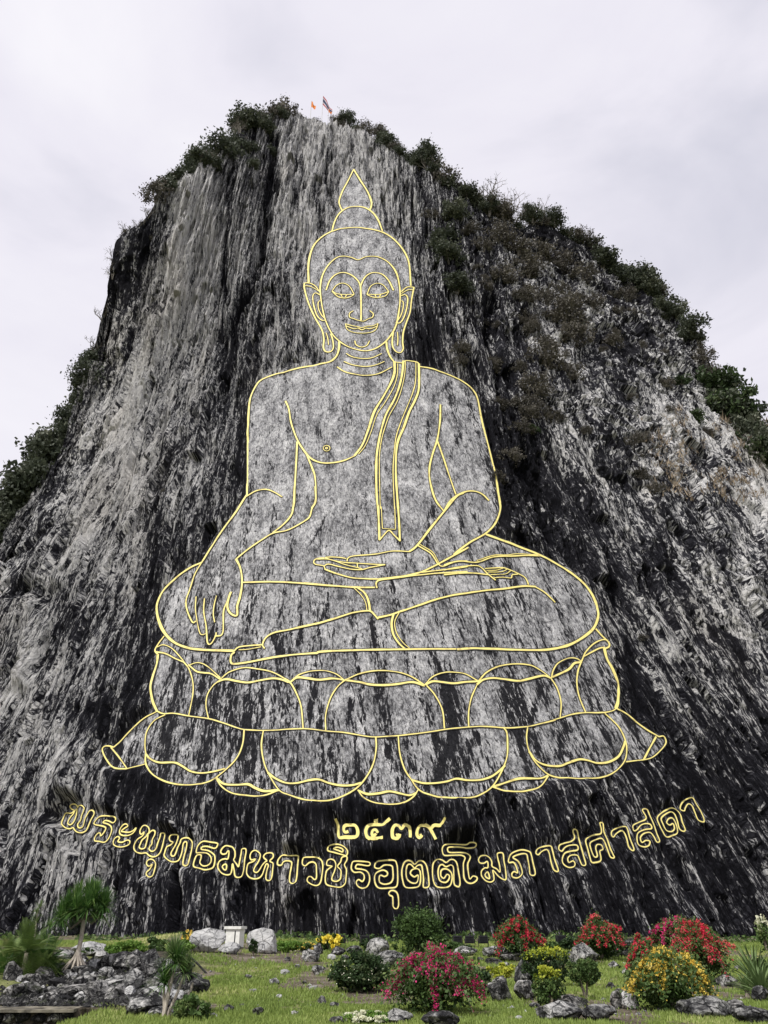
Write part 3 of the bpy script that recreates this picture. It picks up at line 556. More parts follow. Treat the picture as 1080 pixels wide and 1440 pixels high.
DARK = [([(388,185),(372,300),(352,400),(318,480),(300,560)],9,.45,2.4),([(330,230),(325,330),(320,400),(308,470)],4,.4,1.2),([(690,430),(690,480),(715,540)],8,.4,1.5),([(430,470),(448,505)],10,.4,0),
 ([(604,420),(592,505)],14,.4,0),([(650,560),(690,640),(712,720)],14,.35,.6),([(470,190),(468,300)],3,.3,.8),([(165,345),(150,420),(130,500)],12,.35,.8),([(205,300),(180,400)],12,.3,.6),
 ([(455,240),(450,330)],7,.3,0),([(300,560),(250,640),(210,740)],9,.3,.8),([(240,760),(200,860),(190,980)],16,.22,.5),([(130,1000),(180,1100),(230,1130)],18,.25,.3),([(420,1135),(600,1140)],16,.3,0),
 ([(30,835),(70,835)],12,.3,1),([(860,780),(900,880),(905,1000)],12,.25,.5),([(740,640),(780,740),(830,800)],10,.25,.5),([(620,310),(640,400)],9,.2,.4),([(590,230),(600,330)],6,.25,.4),([(560,540),(620,500)],6,.1,0),
 ([(100,560),(60,640)],6,.3,.3),([(330,560),(325,680)],6,.35,.5),([(540,1200),(560,1290)],20,.15,0),([(620,1230),(700,1290)],18,.15,0),([(950,1060),(1000,1120)],16,.15,0),
 # seepage inside the figure
 ([(690,845),(688,912)],7,.5,0),([(522,868),(526,912)],4,.5,0),([(424,820),(420,900)],4,.45,0),([(612,715),(604,765)],8,.5,0),([(655,700),(650,740)],4,.4,0),([(345,1008),(338,1065)],6,.5,0),
 ([(640,1028),(612,1100)],8,.5,0),([(668,1035),(655,1085)],7,.5,0),([(570,1035),(578,1085)],4,.45,0),([(492,985),(488,1022)],4,.45,0),([(445,945),(432,1010)],5,.45,0),([(800,925),(772,965)],5,.45,0),([(625,950),(645,1020)],9,.5,0),
 ([(765,960),(750,1010)],5,.45,0),([(505,1060),(510,1095)],4,.45,0),([(800,1020),(790,1060)],7,.4,0),([(560,755),(585,800)],8,.45,0),([(460,850),(430,910)],3,.3,0),([(470,700),(440,760)],2.5,.4,0),([(510,690),(495,740)],2.5,.3,0),
 ([(478,400),(482,412)],6,.5,0),([(476,435),(480,455)],6,.45,0),([(526,395),(538,405)],5,.4,0),([(460,362),(475,350)],4,.4,0),([(560,360),(568,400)],4,.35,0),([(602,590),(598,625)],4,.45,0),([(632,540),(612,555)],4,.4,0),([(648,610),(636,640)],4,.4,0),([(500,645),(560,660)],4,.25,0),([(448,600),(455,620)],3,.4,0),
 ([(300,890),(290,905)],4,.3,0),([(380,890),(400,920)],6,.35,0),([(720,950),(740,1000)],5,.3,0),([(850,960),(865,1000)],4,.3,0),([(430,800),(435,860)],3,.3,0),([(540,870),(545,905)],4,.35,0)]
LIGHT = [([(262,255),(252,330),(248,420),(215,505),(172,600),(132,715),(92,820)],12,.42,1.2),([(400,185),(396,300),(390,360)],9,.35,.8),([(436,190),(436,340)],8,.3,.5),([(52,850),(45,900),(42,965)],12,.5,.9),([(290,250),(302,330),(290,400)],8,.3,.5),
 ([(1045,610),(1075,700)],14,.3,0),([(290,1125),(272,1185)],7,.45,.3),([(110,1060),(80,1130)],9,.3,.3),([(60,990),(20,1100)],8,.25,.2),([(640,420),(650,470),(690,560)],7,.25,.3),([(880,620),(930,760)],8,.2,.2),([(745,450),(760,520)],8,.2,.2),
 ([(270,1180),(255,1250)],6,.3,.2),([(480,1125),(470,1190)],6,.3,.1),([(800,1140),(830,1210)],8,.25,.1),([(890,1210),(900,1260)],6,.25,.1),([(840,640),(870,740),(900,820)],5,.2,.1),([(400,380),(410,440)],7,.2,.1),([(210,440),(200,520)],10,.25,.4),([(15,800),(20,900)],8,.2,.2),([(700,1160),(690,1220)],6,.2,.1),([(970,1130),(1000,1220)],6,.2,.1),([(560,200),(590,290)],6,.15,.2)]
def strokes(lst):
    a = np.zeros((H_, W_)); dep = np.zeros((H_, W_)); yy, xx = np.mgrid[0:H_, 0:W_]
    for pts, r, amp, dp in lst:
        P = np.array(pts, float); x0, y0 = (P.min(0) - 3 * r).astype(int); x1, y1 = (P.max(0) + 3 * r).astype(int) + 1
        x0 = max(x0, 0); y0 = max(y0, 0); X = xx[y0:y1, x0:x1]; Y = yy[y0:y1, x0:x1]
        if X.size == 0: continue
        dm = np.full(X.shape, 1e9)
        for (ax, ay), (bx, by) in zip(P[:-1], P[1:]):
            L2_ = (bx - ax) ** 2 + (by - ay) ** 2 + 1e-9
            t = np.clip(((X - ax) * (bx - ax) + (Y - ay) * (by - ay)) / L2_, 0, 1)
            dm = np.minimum(dm, np.hypot(X - ax - t * (bx - ax), Y - ay - t * (by - ay)))
        g = np.exp(-(dm / r) ** 2)
        a[y0:y1, x0:x1] = np.maximum(a[y0:y1, x0:x1], g * amp); dep[y0:y1, x0:x1] = np.maximum(dep[y0:y1, x0:x1], g * dp)
    return a, dep
DK, DKd = strokes(DARK); LT, LTd = strokes(LIGHT)
def samp(img, px, py):
    px = np.clip(px, 0, W_ - 1.01); py = np.clip(py, 0, H_ - 1.01)
    ix = px.astype(int); iy = py.astype(int); u = px - ix; v = py - iy
    ix1 = np.minimum(ix + 1, W_ - 1); iy1 = np.minimum(iy + 1, H_ - 1)
    return (img[iy, ix] * (1 - u) + img[iy, ix1] * u) * (1 - v) + (img[iy1, ix] * (1 - u) + img[iy1, ix1] * u) * v

# outline of the rock against the sky, and the foot of each run of strata below it
RB = [(-520,1262,-112),(-200,1000,-86),(-60,830,-69),(0,745,-62),(30,705,-59),(75,640,-55.5),(100,590,-53),(122,532,-50),(126,505,-49),(140,455,-46.5),(157,400,-44),(160,347,-42),(180,325,-40),(215,290,-36.5),(240,262,-33),(265,246,-30),(310,215,-24),(345,178,-19),(385,162,-13),(410,163,-9.5),(435,166,-6),(460,168,-3),(495,178,2),(530,194,6),(570,225,11),(605,245,15),(640,268,19),(680,298,23),(720,312,27),(760,320,30),(800,330,33),(845,358,37),(880,384,40),(930,420,44),(975,480,48),(1000,530,50.5),(1020,572,53),(1060,622,58),(1080,652,61),(1250,830,79),(1500,1130,102),(1640,1275,116)]
RBa = np.array(RB, float); Rw = unproj(RBa[:, 0], RBa[:, 1]); Bx = RBa[:, 2] * (1.95 - .60 * sstep(12, 50, np.abs(RBa[:, 2])))
Rzs = Rw[:, 2]
def gcurve(t): return 1 - (1 - np.clip(t, 0, 1)) ** 2.6
def strat_x(bx, z):
    rx = np.interp(bx, Bx, Rw[:, 0]); rz = np.interp(bx, Bx, Rzs)
    return bx + (rx - bx) * gcurve((z + 2) / (rz + 2))
def flow(x, z):
    """the strata run u (across) that passes through a point of the face, and its height"""
    x = np.asarray(x, float); lo = np.full(x.shape, Bx[0]); hi = np.full(x.shape, Bx[-1])
    for _ in range(34):
        m_ = .5 * (lo + hi); g_ = strat_x(m_, z) < x
        lo = np.where(g_, m_, lo); hi = np.where(g_, hi, m_)
    return lo * .9, z
def wander(px, py, u, z):
    wx = px + 26 * (fbm(u / 5, z / 14, 91, 3) - .5) * 2 * .6; wy = py + 30 * (fbm(u / 6, z / 9, 95, 3) - .5)
    return wx, wy
def surf(x, z, uv=None):
    """displacement, attributes at face points"""
    S = np.stack([x, Ff(x, z), z], -1); px, py, _ = project(S); u, v = flow(x, z) if uv is None else uv
    uw = u + 2.0 * (fbm(u / 9, v / 11, 3, 3) - .5)
    d = 2.6 * (fbm(uw / 15, v / 42, 11, 3) - .5)
    d += 1.5 * (ridged(uw / 4.6, v / 26, 21, 3) - .6)
    d += 1.1 * (fbm(uw / 1.5, v / 13, 31, 4, .6) - .5)
    bl = fbm(uw / 3.2, v / 4.6, 41, 3)                     # blocky ledges
    st = (bl * 7) % 1.0
    blk = sstep(480, 760, px) * sstep(1000, 500, py) * .9 + .18
    d += blk * .8 * (st - .5) * sstep(.35, .65, fbm(u / 9, v / 12, 47, 2) + .1)
    cw = uw + .7 * (fbm(u / 1.6, v / 6, 131, 2) - .5); cv = v + 2.0 * (fbm(u / 2.5, v / 5, 135, 2) - .5)
    c1, _ = cells(cw / 1.7, cv / 9.0, 101); c2, _ = cells(cw / .62, cv / 3.6, 111)
    d += 1.3 * (c1 - .5) + .5 * (c2 - .5)
    d += .65 * (ridged(uw / .8, v / 9, 51, 2) - .6)
    d += .35 * (vn(uw / .34, v / 3.5, 61) - .5)
    wx, wy = wander(px, py, u, z)
    fig = samp(FIGM, px, py); nr = samp(NEAR, px, py)
    d += samp(LTd, wx, wy) - samp(DKd, wx, wy)
    soft = .10 * (fbm(uw / 2.0, v / 4, 71, 4, .6) - .5) * 2 + .18 * (fbm(uw / .8, v / 1.6, 75, 3, .65) - .5)
    a = np.maximum(fig, nr)
    a2 = np.maximum(sstep(0, 1, samp(FIGM, px, py)), nr)
    soft = soft * (1 - .65 * nr)
    d = d * (1 - a2) + soft * a2 - .25 * a2
    tone = gridval(wx, wy); tone = np.where(fig > .5, .40 + .20 * sstep(650, 1080, wy) + (tone - .6) * .3, tone)
    dkx = samp(DK, px + (wx - px) * .35, py + (wy - py) * .35) * fig + samp(DK, wx, wy) * (1 - fig)
    tone = tone + dkx * np.where(fig > .5, .62, .55) - samp(LT, wx, wy) * .34 * (1 - fig)
    warm = sstep(930, 1060, px) * sstep(760, 560, py) * .7 + .25 * sstep(330, 180, px) * sstep(900, 500, py) + samp(LT, wx, wy) * .5 - .15
    return S, d, tone, fig, warm, u, v

# ridge (outline of the rock against the sky), and foot of each column
bx = np.concatenate([np.linspace(Bx[0], -92, 45, endpoint=False), np.linspace(-92, -62, 170, endpoint=False), np.linspace(-62, 62, 1000, endpoint=False), np.linspace(62, 94, 180, endpoint=False), np.linspace(94, Bx[-1], 45)])
NR = 680
tt = np.linspace(0, 1, NR) ** 1.12
rz_ = np.interp(bx, Bx, Rzs)
Zc = -2.0 + (rz_[None, :] + 2) * tt[:, None]
X = strat_x(bx[None, :] + 0 * Zc, Zc)
S, d, tone, fig, warm, U, V = surf(X, Zc, (bx[None, :] * .9 + 0 * Zc, Zc))
rj = (4.2 * (fbm(bx / 2.2, bx * 0, 5, 4, .62) - .5) + 1.6 * (cells(bx / 1.6, bx * 0 + .3, 8)[0] - .5)) * sstep(0, 20, rz_)
Nn = normal(X, Zc)
fade = sstep(0, .03, 1 - tt)[:, None] * .8 + .2
P = S + Nn * (d * fade)[..., None]
P[..., 2] += rj[None, :] * sstep(.955, 1, tt)[:, None]
# round over the ridge and fall away behind it
bk = [(.6, -.1), (1.6, -.35), (3.2, -1.0), (6, -2.6), (10, -6), (16, -12), (26, -24), (45, -48), (80, -90), (120, -140)]
back = []
for by, bz in bk:
    q = P[-1].copy(); q[:, 1] += by; q[:, 2] = np.maximum(q[:, 2] + bz + .8 * (fbm(bx / 3, bx * 0 + by, 6, 3) - .5), -2.5)
    back.append(q)
P = np.concatenate([P, np.array(back)], 0)
def ext(a, v=None): return np.concatenate([a, np.repeat(a[-1:], len(bk), 0)], 0)
nr_, nc_ = P.shape[:2]
idx = np.arange(nr_ * nc_).reshape(nr_, nc_)
Fq = np.stack([idx[:-1, :-1], idx[:-1, 1:], idx[1:, 1:], idx[1:, :-1]], -1).reshape(-1, 4)
fl3 = np.stack([ext(U), ext(V), np.zeros(P.shape[:2])], -1)
fl3[NR:, :, 1] += (P[NR:, :, 1] - P[NR - 1:NR, :, 1])
me = mesh('cliff', P.reshape(-1, 3), Fq, M['cliff'], {'flow': ('FLOAT_VECTOR', fl3.reshape(-1, 3)), 'tone': ('FLOAT', ext(tone)), 'carved': ('FLOAT', ext(fig)), 'warm': ('FLOAT', ext(warm))}, smooth=True)
cliff = tag(obj('cliff', me), 'towering grey limestone cliff streaked with black, its middle cut smooth', kind='structure')

def ppm(P_): return FPX / project(np.array(P_))[2]      # pixels per metre
def on_cliff(px, py):
    S = unproj(np.array([px], float), np.array([py], float))
    S2, d, *_ = surf(S[:, 0], S[:, 2]); n = normal(S[:, 0], S[:, 2])
    return (S2 + n * d[:, None])[0], n[0]
def on_ridge(px, py):
    i = np.argmin((project(P[NR - 1])[0] - px) ** 2 + (project(P[NR - 1])[1] - py) ** 2)
    return P[NR - 1, i]

# ------------------------------------------------------------------ raised ribbons following the rock
def ribbon(pts, wpx, closed, lift, sink, wob=.12, seed=0, taper=False):
    S = unproj(pts[:, 0], pts[:, 1]); x, z = S[:, 0], S[:, 2]
    _, d, *_ = surf(x, z); n = normal(x, z); dep = project(S)[2]
    # smooth rock height along the line
    k = np.ones(5) / 5
    if closed: dd = np.convolve(np.concatenate([d[-2:], d, d[:2]]), k, 'valid')
    else: dd = np.convolve(np.pad(d, 2, mode='edge'), k, 'valid')
    if closed: t = np.roll(S, -1, 0) - np.roll(S, 1, 0)
    else: t = np.gradient(S, axis=0)
    t = t / (np.linalg.norm(t, axis=1, keepdims=True) + 1e-9)
    side = np.cross(n, t); side /= np.linalg.norm(side, axis=1, keepdims=True)
    # keep the drawn width the same across and along the leaning face
    m = len(pts)
    s_ = np.arange(m)
    ww = wpx * (1 + wob * (fbm(s_ / 9., s_ * 0 + seed, seed, 2) - .5) * 2)
    if taper and not closed and m > 6: ww = ww * np.clip(np.minimum(s_ + 3, m - s_ + 2) / 6., .55, 1)
    half = (ww * dep / FPX / 2)[:, None]
    up = (dd + lift)[:, None]; dn = (dd - sink)[:, None]
    A = S + n * dn - side * half; B = S + n * up - side * half; C = S + n * up + side * half; D = S + n * dn + side * half
    Bv = np.stack([A, B, C, D], 1).reshape(-1, 3)
    i = np.arange(m if closed else m - 1); j = (i + 1) % m
    F = []
    for a, b in ((0, 1), (1, 2), (2, 3), (3, 0)):
        F.append(np.stack([i * 4 + a, i * 4 + b, j * 4 + b, j * 4 + a], 1))
    F = np.concatenate(F)
    if not closed: F = np.vstack([F, [[0, 3, 2, 1]], [[(m - 1) * 4, (m - 1) * 4 + 1, (m - 1) * 4 + 2, (m - 1) * 4 + 3]]])
    return Bv, F
def join(parts):
    V = []; F = []; o = 0
    for v, f in parts: V.append(v); F.append(f + o); o += len(v)
    return np.vstack(V), np.vstack(F)
roots = {}
pb, _ = on_cliff(545, 1130); roots['fig'] = (empty('buddha_engraving', pb, 'huge seated figure on a lotus drawn in yellow inlaid lines on the cliff', 'rock engraving'), pb)
pb, _ = on_cliff(545, 1240); roots['let'] = (empty('rock_inscription', pb, 'long curved line of yellow outlined Thai letters cut below the figure', 'inscription'), pb)
pb, _ = on_cliff(545, 1180); roots['num'] = (empty('year_inscription', pb, 'four solid yellow Thai numerals ๒๕๓๙ just under the lotus', 'inscription'), pb)
groups = {}
for k, (th, gi, part, wd, pts, cl) in enumerate(ALL):
    key = (th, gi if part not in ('lotus_petal', 'neck') else 'line%d' % k)
    groups.setdefault(key, []).append((k, part, wd, pts, cl))
groove_shade = {'fig': [], 'let': [], 'num': []}
for (th, gi), ls in groups.items():
    root, rp = roots[th]; ps = []
    for k, part, wd, pts, cl in ls:
        ps.append(ribbon(pts, wd * (.86 if th == 'fig' else .92), cl, .08 + .001 * (k % 37), .5, .3, seed=k))
        groove_shade[th].append(ribbon(pts, wd + 1.7, cl, .045 + .0006 * (k % 41), .6, .3, seed=k + 500))  # wider dark ribbon under the gold: painted shade edging each cut line
    v, f = join(ps)
    obj(ls[0][1] if th != 'fig' else part, mesh(ls[0][1], v - rp, f, M['gold']), root)
for th, ls in groove_shade.items():
    v, f = join(ls); obj('groove_shadow', mesh('groove_shadow', v - roots[th][1], f, M['groove_shade']), roots[th][0])

# ------------------------------------------------------------------ ground
def G(x, y):
    x = np.asarray(x, float); y = np.asarray(y, float)
    g = .5 * sstep(32, 62, y) + .10 * (fbm(x / 4, y / 4, 201, 3) - .5)
    g = g + 1.0 * np.exp(-((x + 13.0) / 5.0) ** 4 - ((y - 28.5) / 5.5) ** 2)              # rockery mound
    g = g + .45 * np.exp(-((x + 7.5) / 6.0) ** 2 - ((y - 40) / 9.0) ** 2) + .5 * (fbm(x / 9, y / 9, 207, 2) - .5) * sstep(18, 26, y)
    g = g + .75 * np.exp(-((x + 10.6) / 5.2) ** 2 - ((y - 50) / 6.0) ** 2)          # bank under the pale boulders
    g = g - 1.6 * sstep(-6.0, -6.6, x) * sstep(19.6, 19.25, y) * sstep(-60, -50, x)
    return g
def at(px, py):
    dd = ray(px, py); lo, hi = 5.0, 120.0
    lam = 5.0
    while lam < 90:
        Pq = CAM + dd * lam
        if Pq[2] <= float(G(Pq[0], Pq[1])): break
        lam += .1
    else:
        lam = (66) / dd[1]
    Pq = CAM + dd * lam; Pq[2] = float(G(Pq[0], Pq[1])); return Pq
gxs = np.concatenate([np.linspace(-1500, -60, 30, endpoint=False), np.linspace(-60, 60, 401), np.linspace(60, 1500, 31)[1:]])
gys = np.concatenate([np.linspace(-600, 0, 20, endpoint=False), np.linspace(0, 72, 300), np.linspace(72, 2500, 40)[1:]])
GX, GY = np.meshgrid(gxs, gys); GZ = G(GX, GY)
idx = np.arange(GX.size).reshape(GX.shape)
Fg = np.stack([idx[:-1, :-1], idx[:-1, 1:], idx[1:, 1:], idx[1:, :-1]], -1).reshape(-1, 4)
def dryness(x, y):
    bank = np.exp(-((x + 10.6) / 4.5) ** 2 - ((y - 49) / 4.5) ** 2)
    return np.clip(fbm(x / 2.5, y / 3.5, 301, 4) * 1.5 - .45 + .75 * bank, 0, 1)
def soil_of(x, y): return np.clip(1.2 * np.exp(-((x + 8.2) / 3.6) ** 2 - ((y - 42) / 7) ** 2) * (.4 + 1.1 * fbm(x / 1.5, y / 2, 9, 3)) + sstep(54, 62, y) * .7 + 1.1 * sstep(.56, .68, fbm(x / 2.2, y / 4, 19, 4)), 0, 1)
m = mat('lawn_and_soil', rough=.95, spec=.1); N = NB(m)
gp = N.n('ShaderNodeNewGeometry').outputs['Position']
ga = N.noise(gp, 1.4, 6, .65); gb = N.noise(gp, 16, 4, .7)
gg = N.ramp(N.math('ADD', N.math('MULTIPLY', ga, .55), N.math('MULTIPLY', gb, .45)), [(.36, (.05, .06, .025)), (.5, (.15, .17, .06)), (.62, (.32, .31, .15))])
sl = N.ramp(N.math('ADD', N.math('MULTIPLY', ga, .4), N.math('MULTIPLY', gb, .6)), [(.38, (.05, .042, .03)), (.52, (.15, .125, .095)), (.64, (.34, .30, .25))])
N.l(N.mix(N.attr('soil').outputs['Fac'], gg, sl), N.b.inputs['Base Color']); N.l(N.bump(gb, .06, 1), N.b.inputs['Normal'])
me = mesh('ground', np.stack([GX, GY, GZ], -1).reshape(-1, 3), Fg, m, {'soil': ('FLOAT', soil_of(GX, GY))}, smooth=True)
tag(obj('ground', me), 'garden lawn and bare soil running back to the foot of the cliff', kind='structure')

# lawn blades
nb = 330000
y_ = 16.5 + (60 - 16.5) * rng.random(nb) ** 1.5; x_ = (rng.random(nb) * 2 - 1) * (y_ * .56 + 1)
keep = (rng.random(nb) < 1 - .93 * soil_of(x_, y_)) & ((x_ > -6.4) | (y_ > 33))
keep &= fbm(x_ / .5, y_ / .5, 333, 2) > .30
x_, y_ = x_[keep], y_[keep]; n_ = len(x_); z_ = G(x_, y_)
h_ = (.02 + .045 * rng.random(n_)) * (.7 + .9 * fbm(x_ / 1.2, y_ / 1.2, 340, 2)) * (1 + y_ / 60); an = rng.random(n_) * 6.283; wd_ = .010 + .0006 * y_
bxx = np.cos(an) * wd_; byy = np.sin(an) * wd_; lx = (rng.random(n_) - .5) * h_ * 1.1; ly = (rng.random(n_) - .5) * h_ * 1.1
Vb = np.stack([np.stack([x_ - bxx, y_ - byy, z_ - .01], -1), np.stack([x_ + bxx, y_ + byy, z_ - .01], -1), np.stack([x_ + lx, y_ + ly, z_ + h_], -1)], 1).reshape(-1, 3)
tb = np.repeat(np.clip(.35 + .55 * dryness(x_, y_) + .35 * (rng.random(n_) - .5), 0, 1), 3)
tag(obj('grass', mesh('grass', Vb, np.arange(n_ * 3).reshape(-1, 3), M['grass'], {'tint': ('FLOAT', tb)})), 'short patchy green lawn grass with dry tufts', 'grass', kind='stuff')

# ------------------------------------------------------------------ foliage builders
def leafcloud(C, size, seed, up=.4, elong=1.6, tint=None, jit=.35, dirs=None):
    r = np.random.default_rng(seed); n = len(C)
    nrm = r.normal(size=(n, 3)); nrm[:, 2] += up; nrm /= np.linalg.norm(nrm, axis=1, keepdims=True)
    a = r.normal(size=(n, 3)) if dirs is None else dirs + r.normal(size=(n, 3)) * .3
    a -= (a * nrm).sum(1, keepdims=True) * nrm; a /= np.linalg.norm(a, axis=1, keepdims=True) + 1e-9
    b = np.cross(nrm, a); s = size * (1 - jit + 2 * jit * r.random(n))[:, None]
    V = np.stack([C - a * s * elong * .5, C + b * s * .5 + a * s * .05, C + a * s * elong * .5, C - b * s * .5 + a * s * .05], 1).reshape(-1, 3)
    F = np.arange(n * 4).reshape(-1, 4)
    if tint is None: tint = r.random(n)
    return V, F, np.repeat(np.clip(tint, 0, 1), 4)
def clumped(n, k, rad, seed, spread=.22, shell=.55, flat=0.0):
    """points in an uneven crown of k leaf clumps; rad = (rx, ry, rz), centred at z = rz"""
    r = np.random.default_rng(seed); rad = np.array(rad, float)
    dct = r.normal(size=(k, 3)); dct /= np.linalg.norm(dct, axis=1, keepdims=True)
    rr = shell + (1 - shell) * r.random(k) ** .6; rr[: k // 5] *= .5
    ctr = dct * rr[:, None] * (.78 + .3 * r.random((k, 1)))
    w_ = r.random(k) + .4; i = r.choice(k, n, p=w_ / w_.sum())
    off = r.normal(size=(n, 3)) * spread * (.6 + .8 * r.random(k))[i][:, None]
    p = ctr[i] + off
    ct = r.random(k)
    p = p * rad; p[:, 2] += rad[2]; p[:, 2] = np.maximum(p[:, 2], .02 * rad[2])
    return p, ct[i] * .6 + r.random(n) * .4
def tube(pts, rads, sides=6):
    pts = np.array(pts, float); n = len(pts); V = []; t = np.gradient(pts, axis=0)
    for i in range(n):
        tv = t[i] / (np.linalg.norm(t[i]) + 1e-9); a = np.cross(tv, [0.31, .87, .38]); a /= np.linalg.norm(a); b = np.cross(tv, a)
        for k in range(sides):
            th = 2 * math.pi * k / sides; V.append(pts[i] + rads[i] * (a * math.cos(th) + b * math.sin(th)))
    F = []
    for i in range(n - 1):
        for k in range(sides):
            k2 = (k + 1) % sides; F.append((i * sides + k, i * sides + k2, (i + 1) * sides + k2, (i + 1) * sides + k))
    return np.array(V), np.array(F)
def stems(rad, seed, n=7, r0=.03, frac=.8):
    r = np.random.default_rng(seed); out_ = []
    for i in range(n):
        a = 6.283 * (i + r.random()) / n; q = .35 + .5 * r.random()
        e = np.array([math.cos(a) * rad[0] * q, math.sin(a) * rad[1] * q, rad[2] * 2 * frac * (.6 + .4 * r.random())])
        m_ = e * .5 + r.normal(size=3) * .06 * rad[0]
        out_.append(tube([(0, 0, -.1), m_ * [.6, .6, 1], e], [r0, r0 * .7, r0 * .25], 5))
    return join(out_)
def twigs(rad, seed, n=9, r0=.03):
    """bare branching shrub"""
    r = np.random.default_rng(seed); out_ = []
    def br(p, dv, L_, rr, lev):
        k = dv + r.normal(size=3) * .15; q1 = p + k / np.linalg.norm(k) * L_ * .5; k = k + r.normal(size=3) * .25; k[2] += .1
        q2 = q1 + k / np.linalg.norm(k) * L_ * .5
        out_.append(tube([p, q1, q2], [rr, rr * .75, rr * .45], 3))
        if lev < 3:
            for _ in range(3 if lev < 2 else 3):
                kk = k / np.linalg.norm(k) + r.normal(size=3) * .5; kk[2] += .15
                br(q1 if r.random() < .35 else q2, kk / np.linalg.norm(kk), L_ * (.5 + .2 * r.random()), rr * .5, lev + 1)
    for i in range(n):
        a = 6.283 * i / n + r.random(); t_ = .25 + .5 * r.random()
        dv = np.array([math.cos(a) * t_, math.sin(a) * t_, 1.0]); br(np.array([0, 0, -.1]), dv / np.linalg.norm(dv), rad * .85, r0, 0)
    return join(out_)

# cliff shrub kinds (unit radius 1, scaled per plant); crown + trunk meshes shared
def mk_shrub(matn, seed, n=2900, k=44, ls=.10, rz=.85, twig=.0, spread=.17):
    p, t_ = clumped(n, k, (1, 1, rz), seed, spread, .5)
    V, F, tn = leafcloud(p, ls, seed + 1, .4, 1.7, t_)
    cm = mesh('crown', V, F, M[matn], {'tint': ('FLOAT', tn)})
    v, f = stems((1, 1, rz), seed + 2, 6, .05); tm = mesh('trunk', v, f, M['twig'])
    return cm, tm
def mk_bare(seed):
    v, f = twigs(1.0, seed, 6, .055); tm = mesh('trunk', v, f, M['twig'])
    p = v[rng.integers(0, len(v), 160)] + rng.normal(size=(160, 3)) * .03
    V, F, tn = leafcloud(p, .045, seed + 1); cm = mesh('crown', V, F, M['scrub'], {'tint': ('FLOAT', tn)})
    return cm, tm
KIND = {'dark': [mk_shrub('shrub', 400 + 10 * i) for i in range(5)],
        'scrub': [mk_shrub('scrub', 500 + 10 * i, 1700, 40, .085, .8, spread=.15) for i in range(4)],
        'fresh': [mk_shrub('freshscrub', 600 + 10 * i, 2000, 34, .11, .7) for i in range(2)],
        'bare': [mk_bare(700 + 10 * i) for i in range(4)]}
KN = {'dark': 'ridge_shrub', 'scrub': 'scrub_bush', 'fresh': 'green_bush', 'bare': 'bare_bush'}
cnt = 0
def shrub(kind, P_, r_, label, group=None, hz=1.0):
    global cnt
    cm, tm = KIND[kind][cnt % len(KIND[kind])]; cnt += 1
    rt = empty(KN[kind], P_, label, 'shrub', group, rng.random() * 6.28); rt.scale = (r_, r_, r_ * hz * (.9 + .25 * rng.random()))
    obj('crown', cm, rt); obj('trunk', tm, rt); return rt
def ridge_row(px0, px1, n, kinds, r0, r1, label, group, back=(.5, 3), zoff=-.3, hz=1.0):
    """plants strung along the ridge between two outline columns"""
    a, _ , _ = project(P[NR - 1]); yv = project(P[NR - 1])[1]
    sel = np.where((a >= px0) & (a <= px1) & (yv < 1000))[0]
    for i in range(n):
        c = sel[int((i + .2 + .6 * rng.random()) / n * (len(sel) - 1))]
        q = P[NR - 1, c].copy(); b = back[0] + (back[1] - back[0]) * rng.random(); q[1] += b; q[2] += zoff - .22 * b
        fs_ = min(1, 7.0 / ppm(q)) if 120 < px0 < 500 else .93
        shrub(kinds[int(rng.integers(len(kinds)))], q, fs_ * (r0 + (r1 - r0) * rng.random()), label, group, hz)
# left flank, trees behind the edge
ridge_row(0, 75, 13, ['dark'], 3.2, 4.8, 'dense dark tree crowding the slope beyond the lower left cliff edge', 'trees beyond the lower left edge', (1, 6))
ridge_row(-40, 120, 16, ['dark'], 2.2, 3.4, 'dark shrub growing along the lower left cliff edge', 'shrubs along the lower left edge', (.3, 3))
ridge_row(75, 128, 6, ['dark', 'bare'], 1.3, 2.6, 'small bush clinging behind the steep left edge', 'bushes on the steep left edge', (.3, 2))
ridge_row(126, 165, 4, ['bare'], 1.6, 2.6, 'thin bush sticking out from the upper left edge', 'thin bushes on the upper left edge', (-.5, .3))
ridge_row(165, 215, 4, ['bare', 'bare', 'scrub'], 1.6, 2.6, 'leafless shrub on the upper left shoulder of the cliff', 'shrubs on the upper left shoulder', (.2, 2))
ridge_row(215, 300, 10, ['dark', 'bare', 'scrub', 'dark'], 1.8, 3.4, 'bushy dark shrub on the ledge left of the summit', 'shrubs left of the summit', (-.2, 3))
ridge_row(300, 400, 15, ['dark', 'scrub', 'bare', 'dark'], 2.2, 4.2, 'large bush crowding the top just left of the flags', 'bushes beside the flags', (-.2, 4))
ridge_row(390, 480, 16, ['scrub', 'scrub', 'bare', 'scrub'], .8, 1.6, 'low scrub at the summit around the flagpoles', 'scrub at the summit', (1, 3))
ridge_row(470, 560, 11, ['dark', 'scrub', 'bare'], 1.6, 2.8, 'dark shrub on the ridge right of the flags', 'shrubs right of the flags', (-.2, 3))
ridge_row(560, 665, 14, ['dark', 'bare', 'scrub', 'dark'], 2.0, 3.4, 'dark shrub on the sloping ridge above the right shoulder', 'shrubs on the sloping ridge', (-.5, 3))
ridge_row(665, 790, 10, ['bare'], 3.4, 5.4, 'tall leafless shrub standing up against the sky', 'leafless shrubs on the right ridge', (.3, 2.5))
ridge_row(665, 790, 10, ['dark', 'scrub'], 1.8, 3.0, 'low bush under the leafless shrubs on the right ridge', 'low bushes on the right ridge', (-.6, 2))
ridge_row(780, 900, 12, ['dark', 'scrub', 'bare'], 2.0, 3.4, 'grey green bush on the right ridge', 'bushes on the right ridge', (-.6, 3))
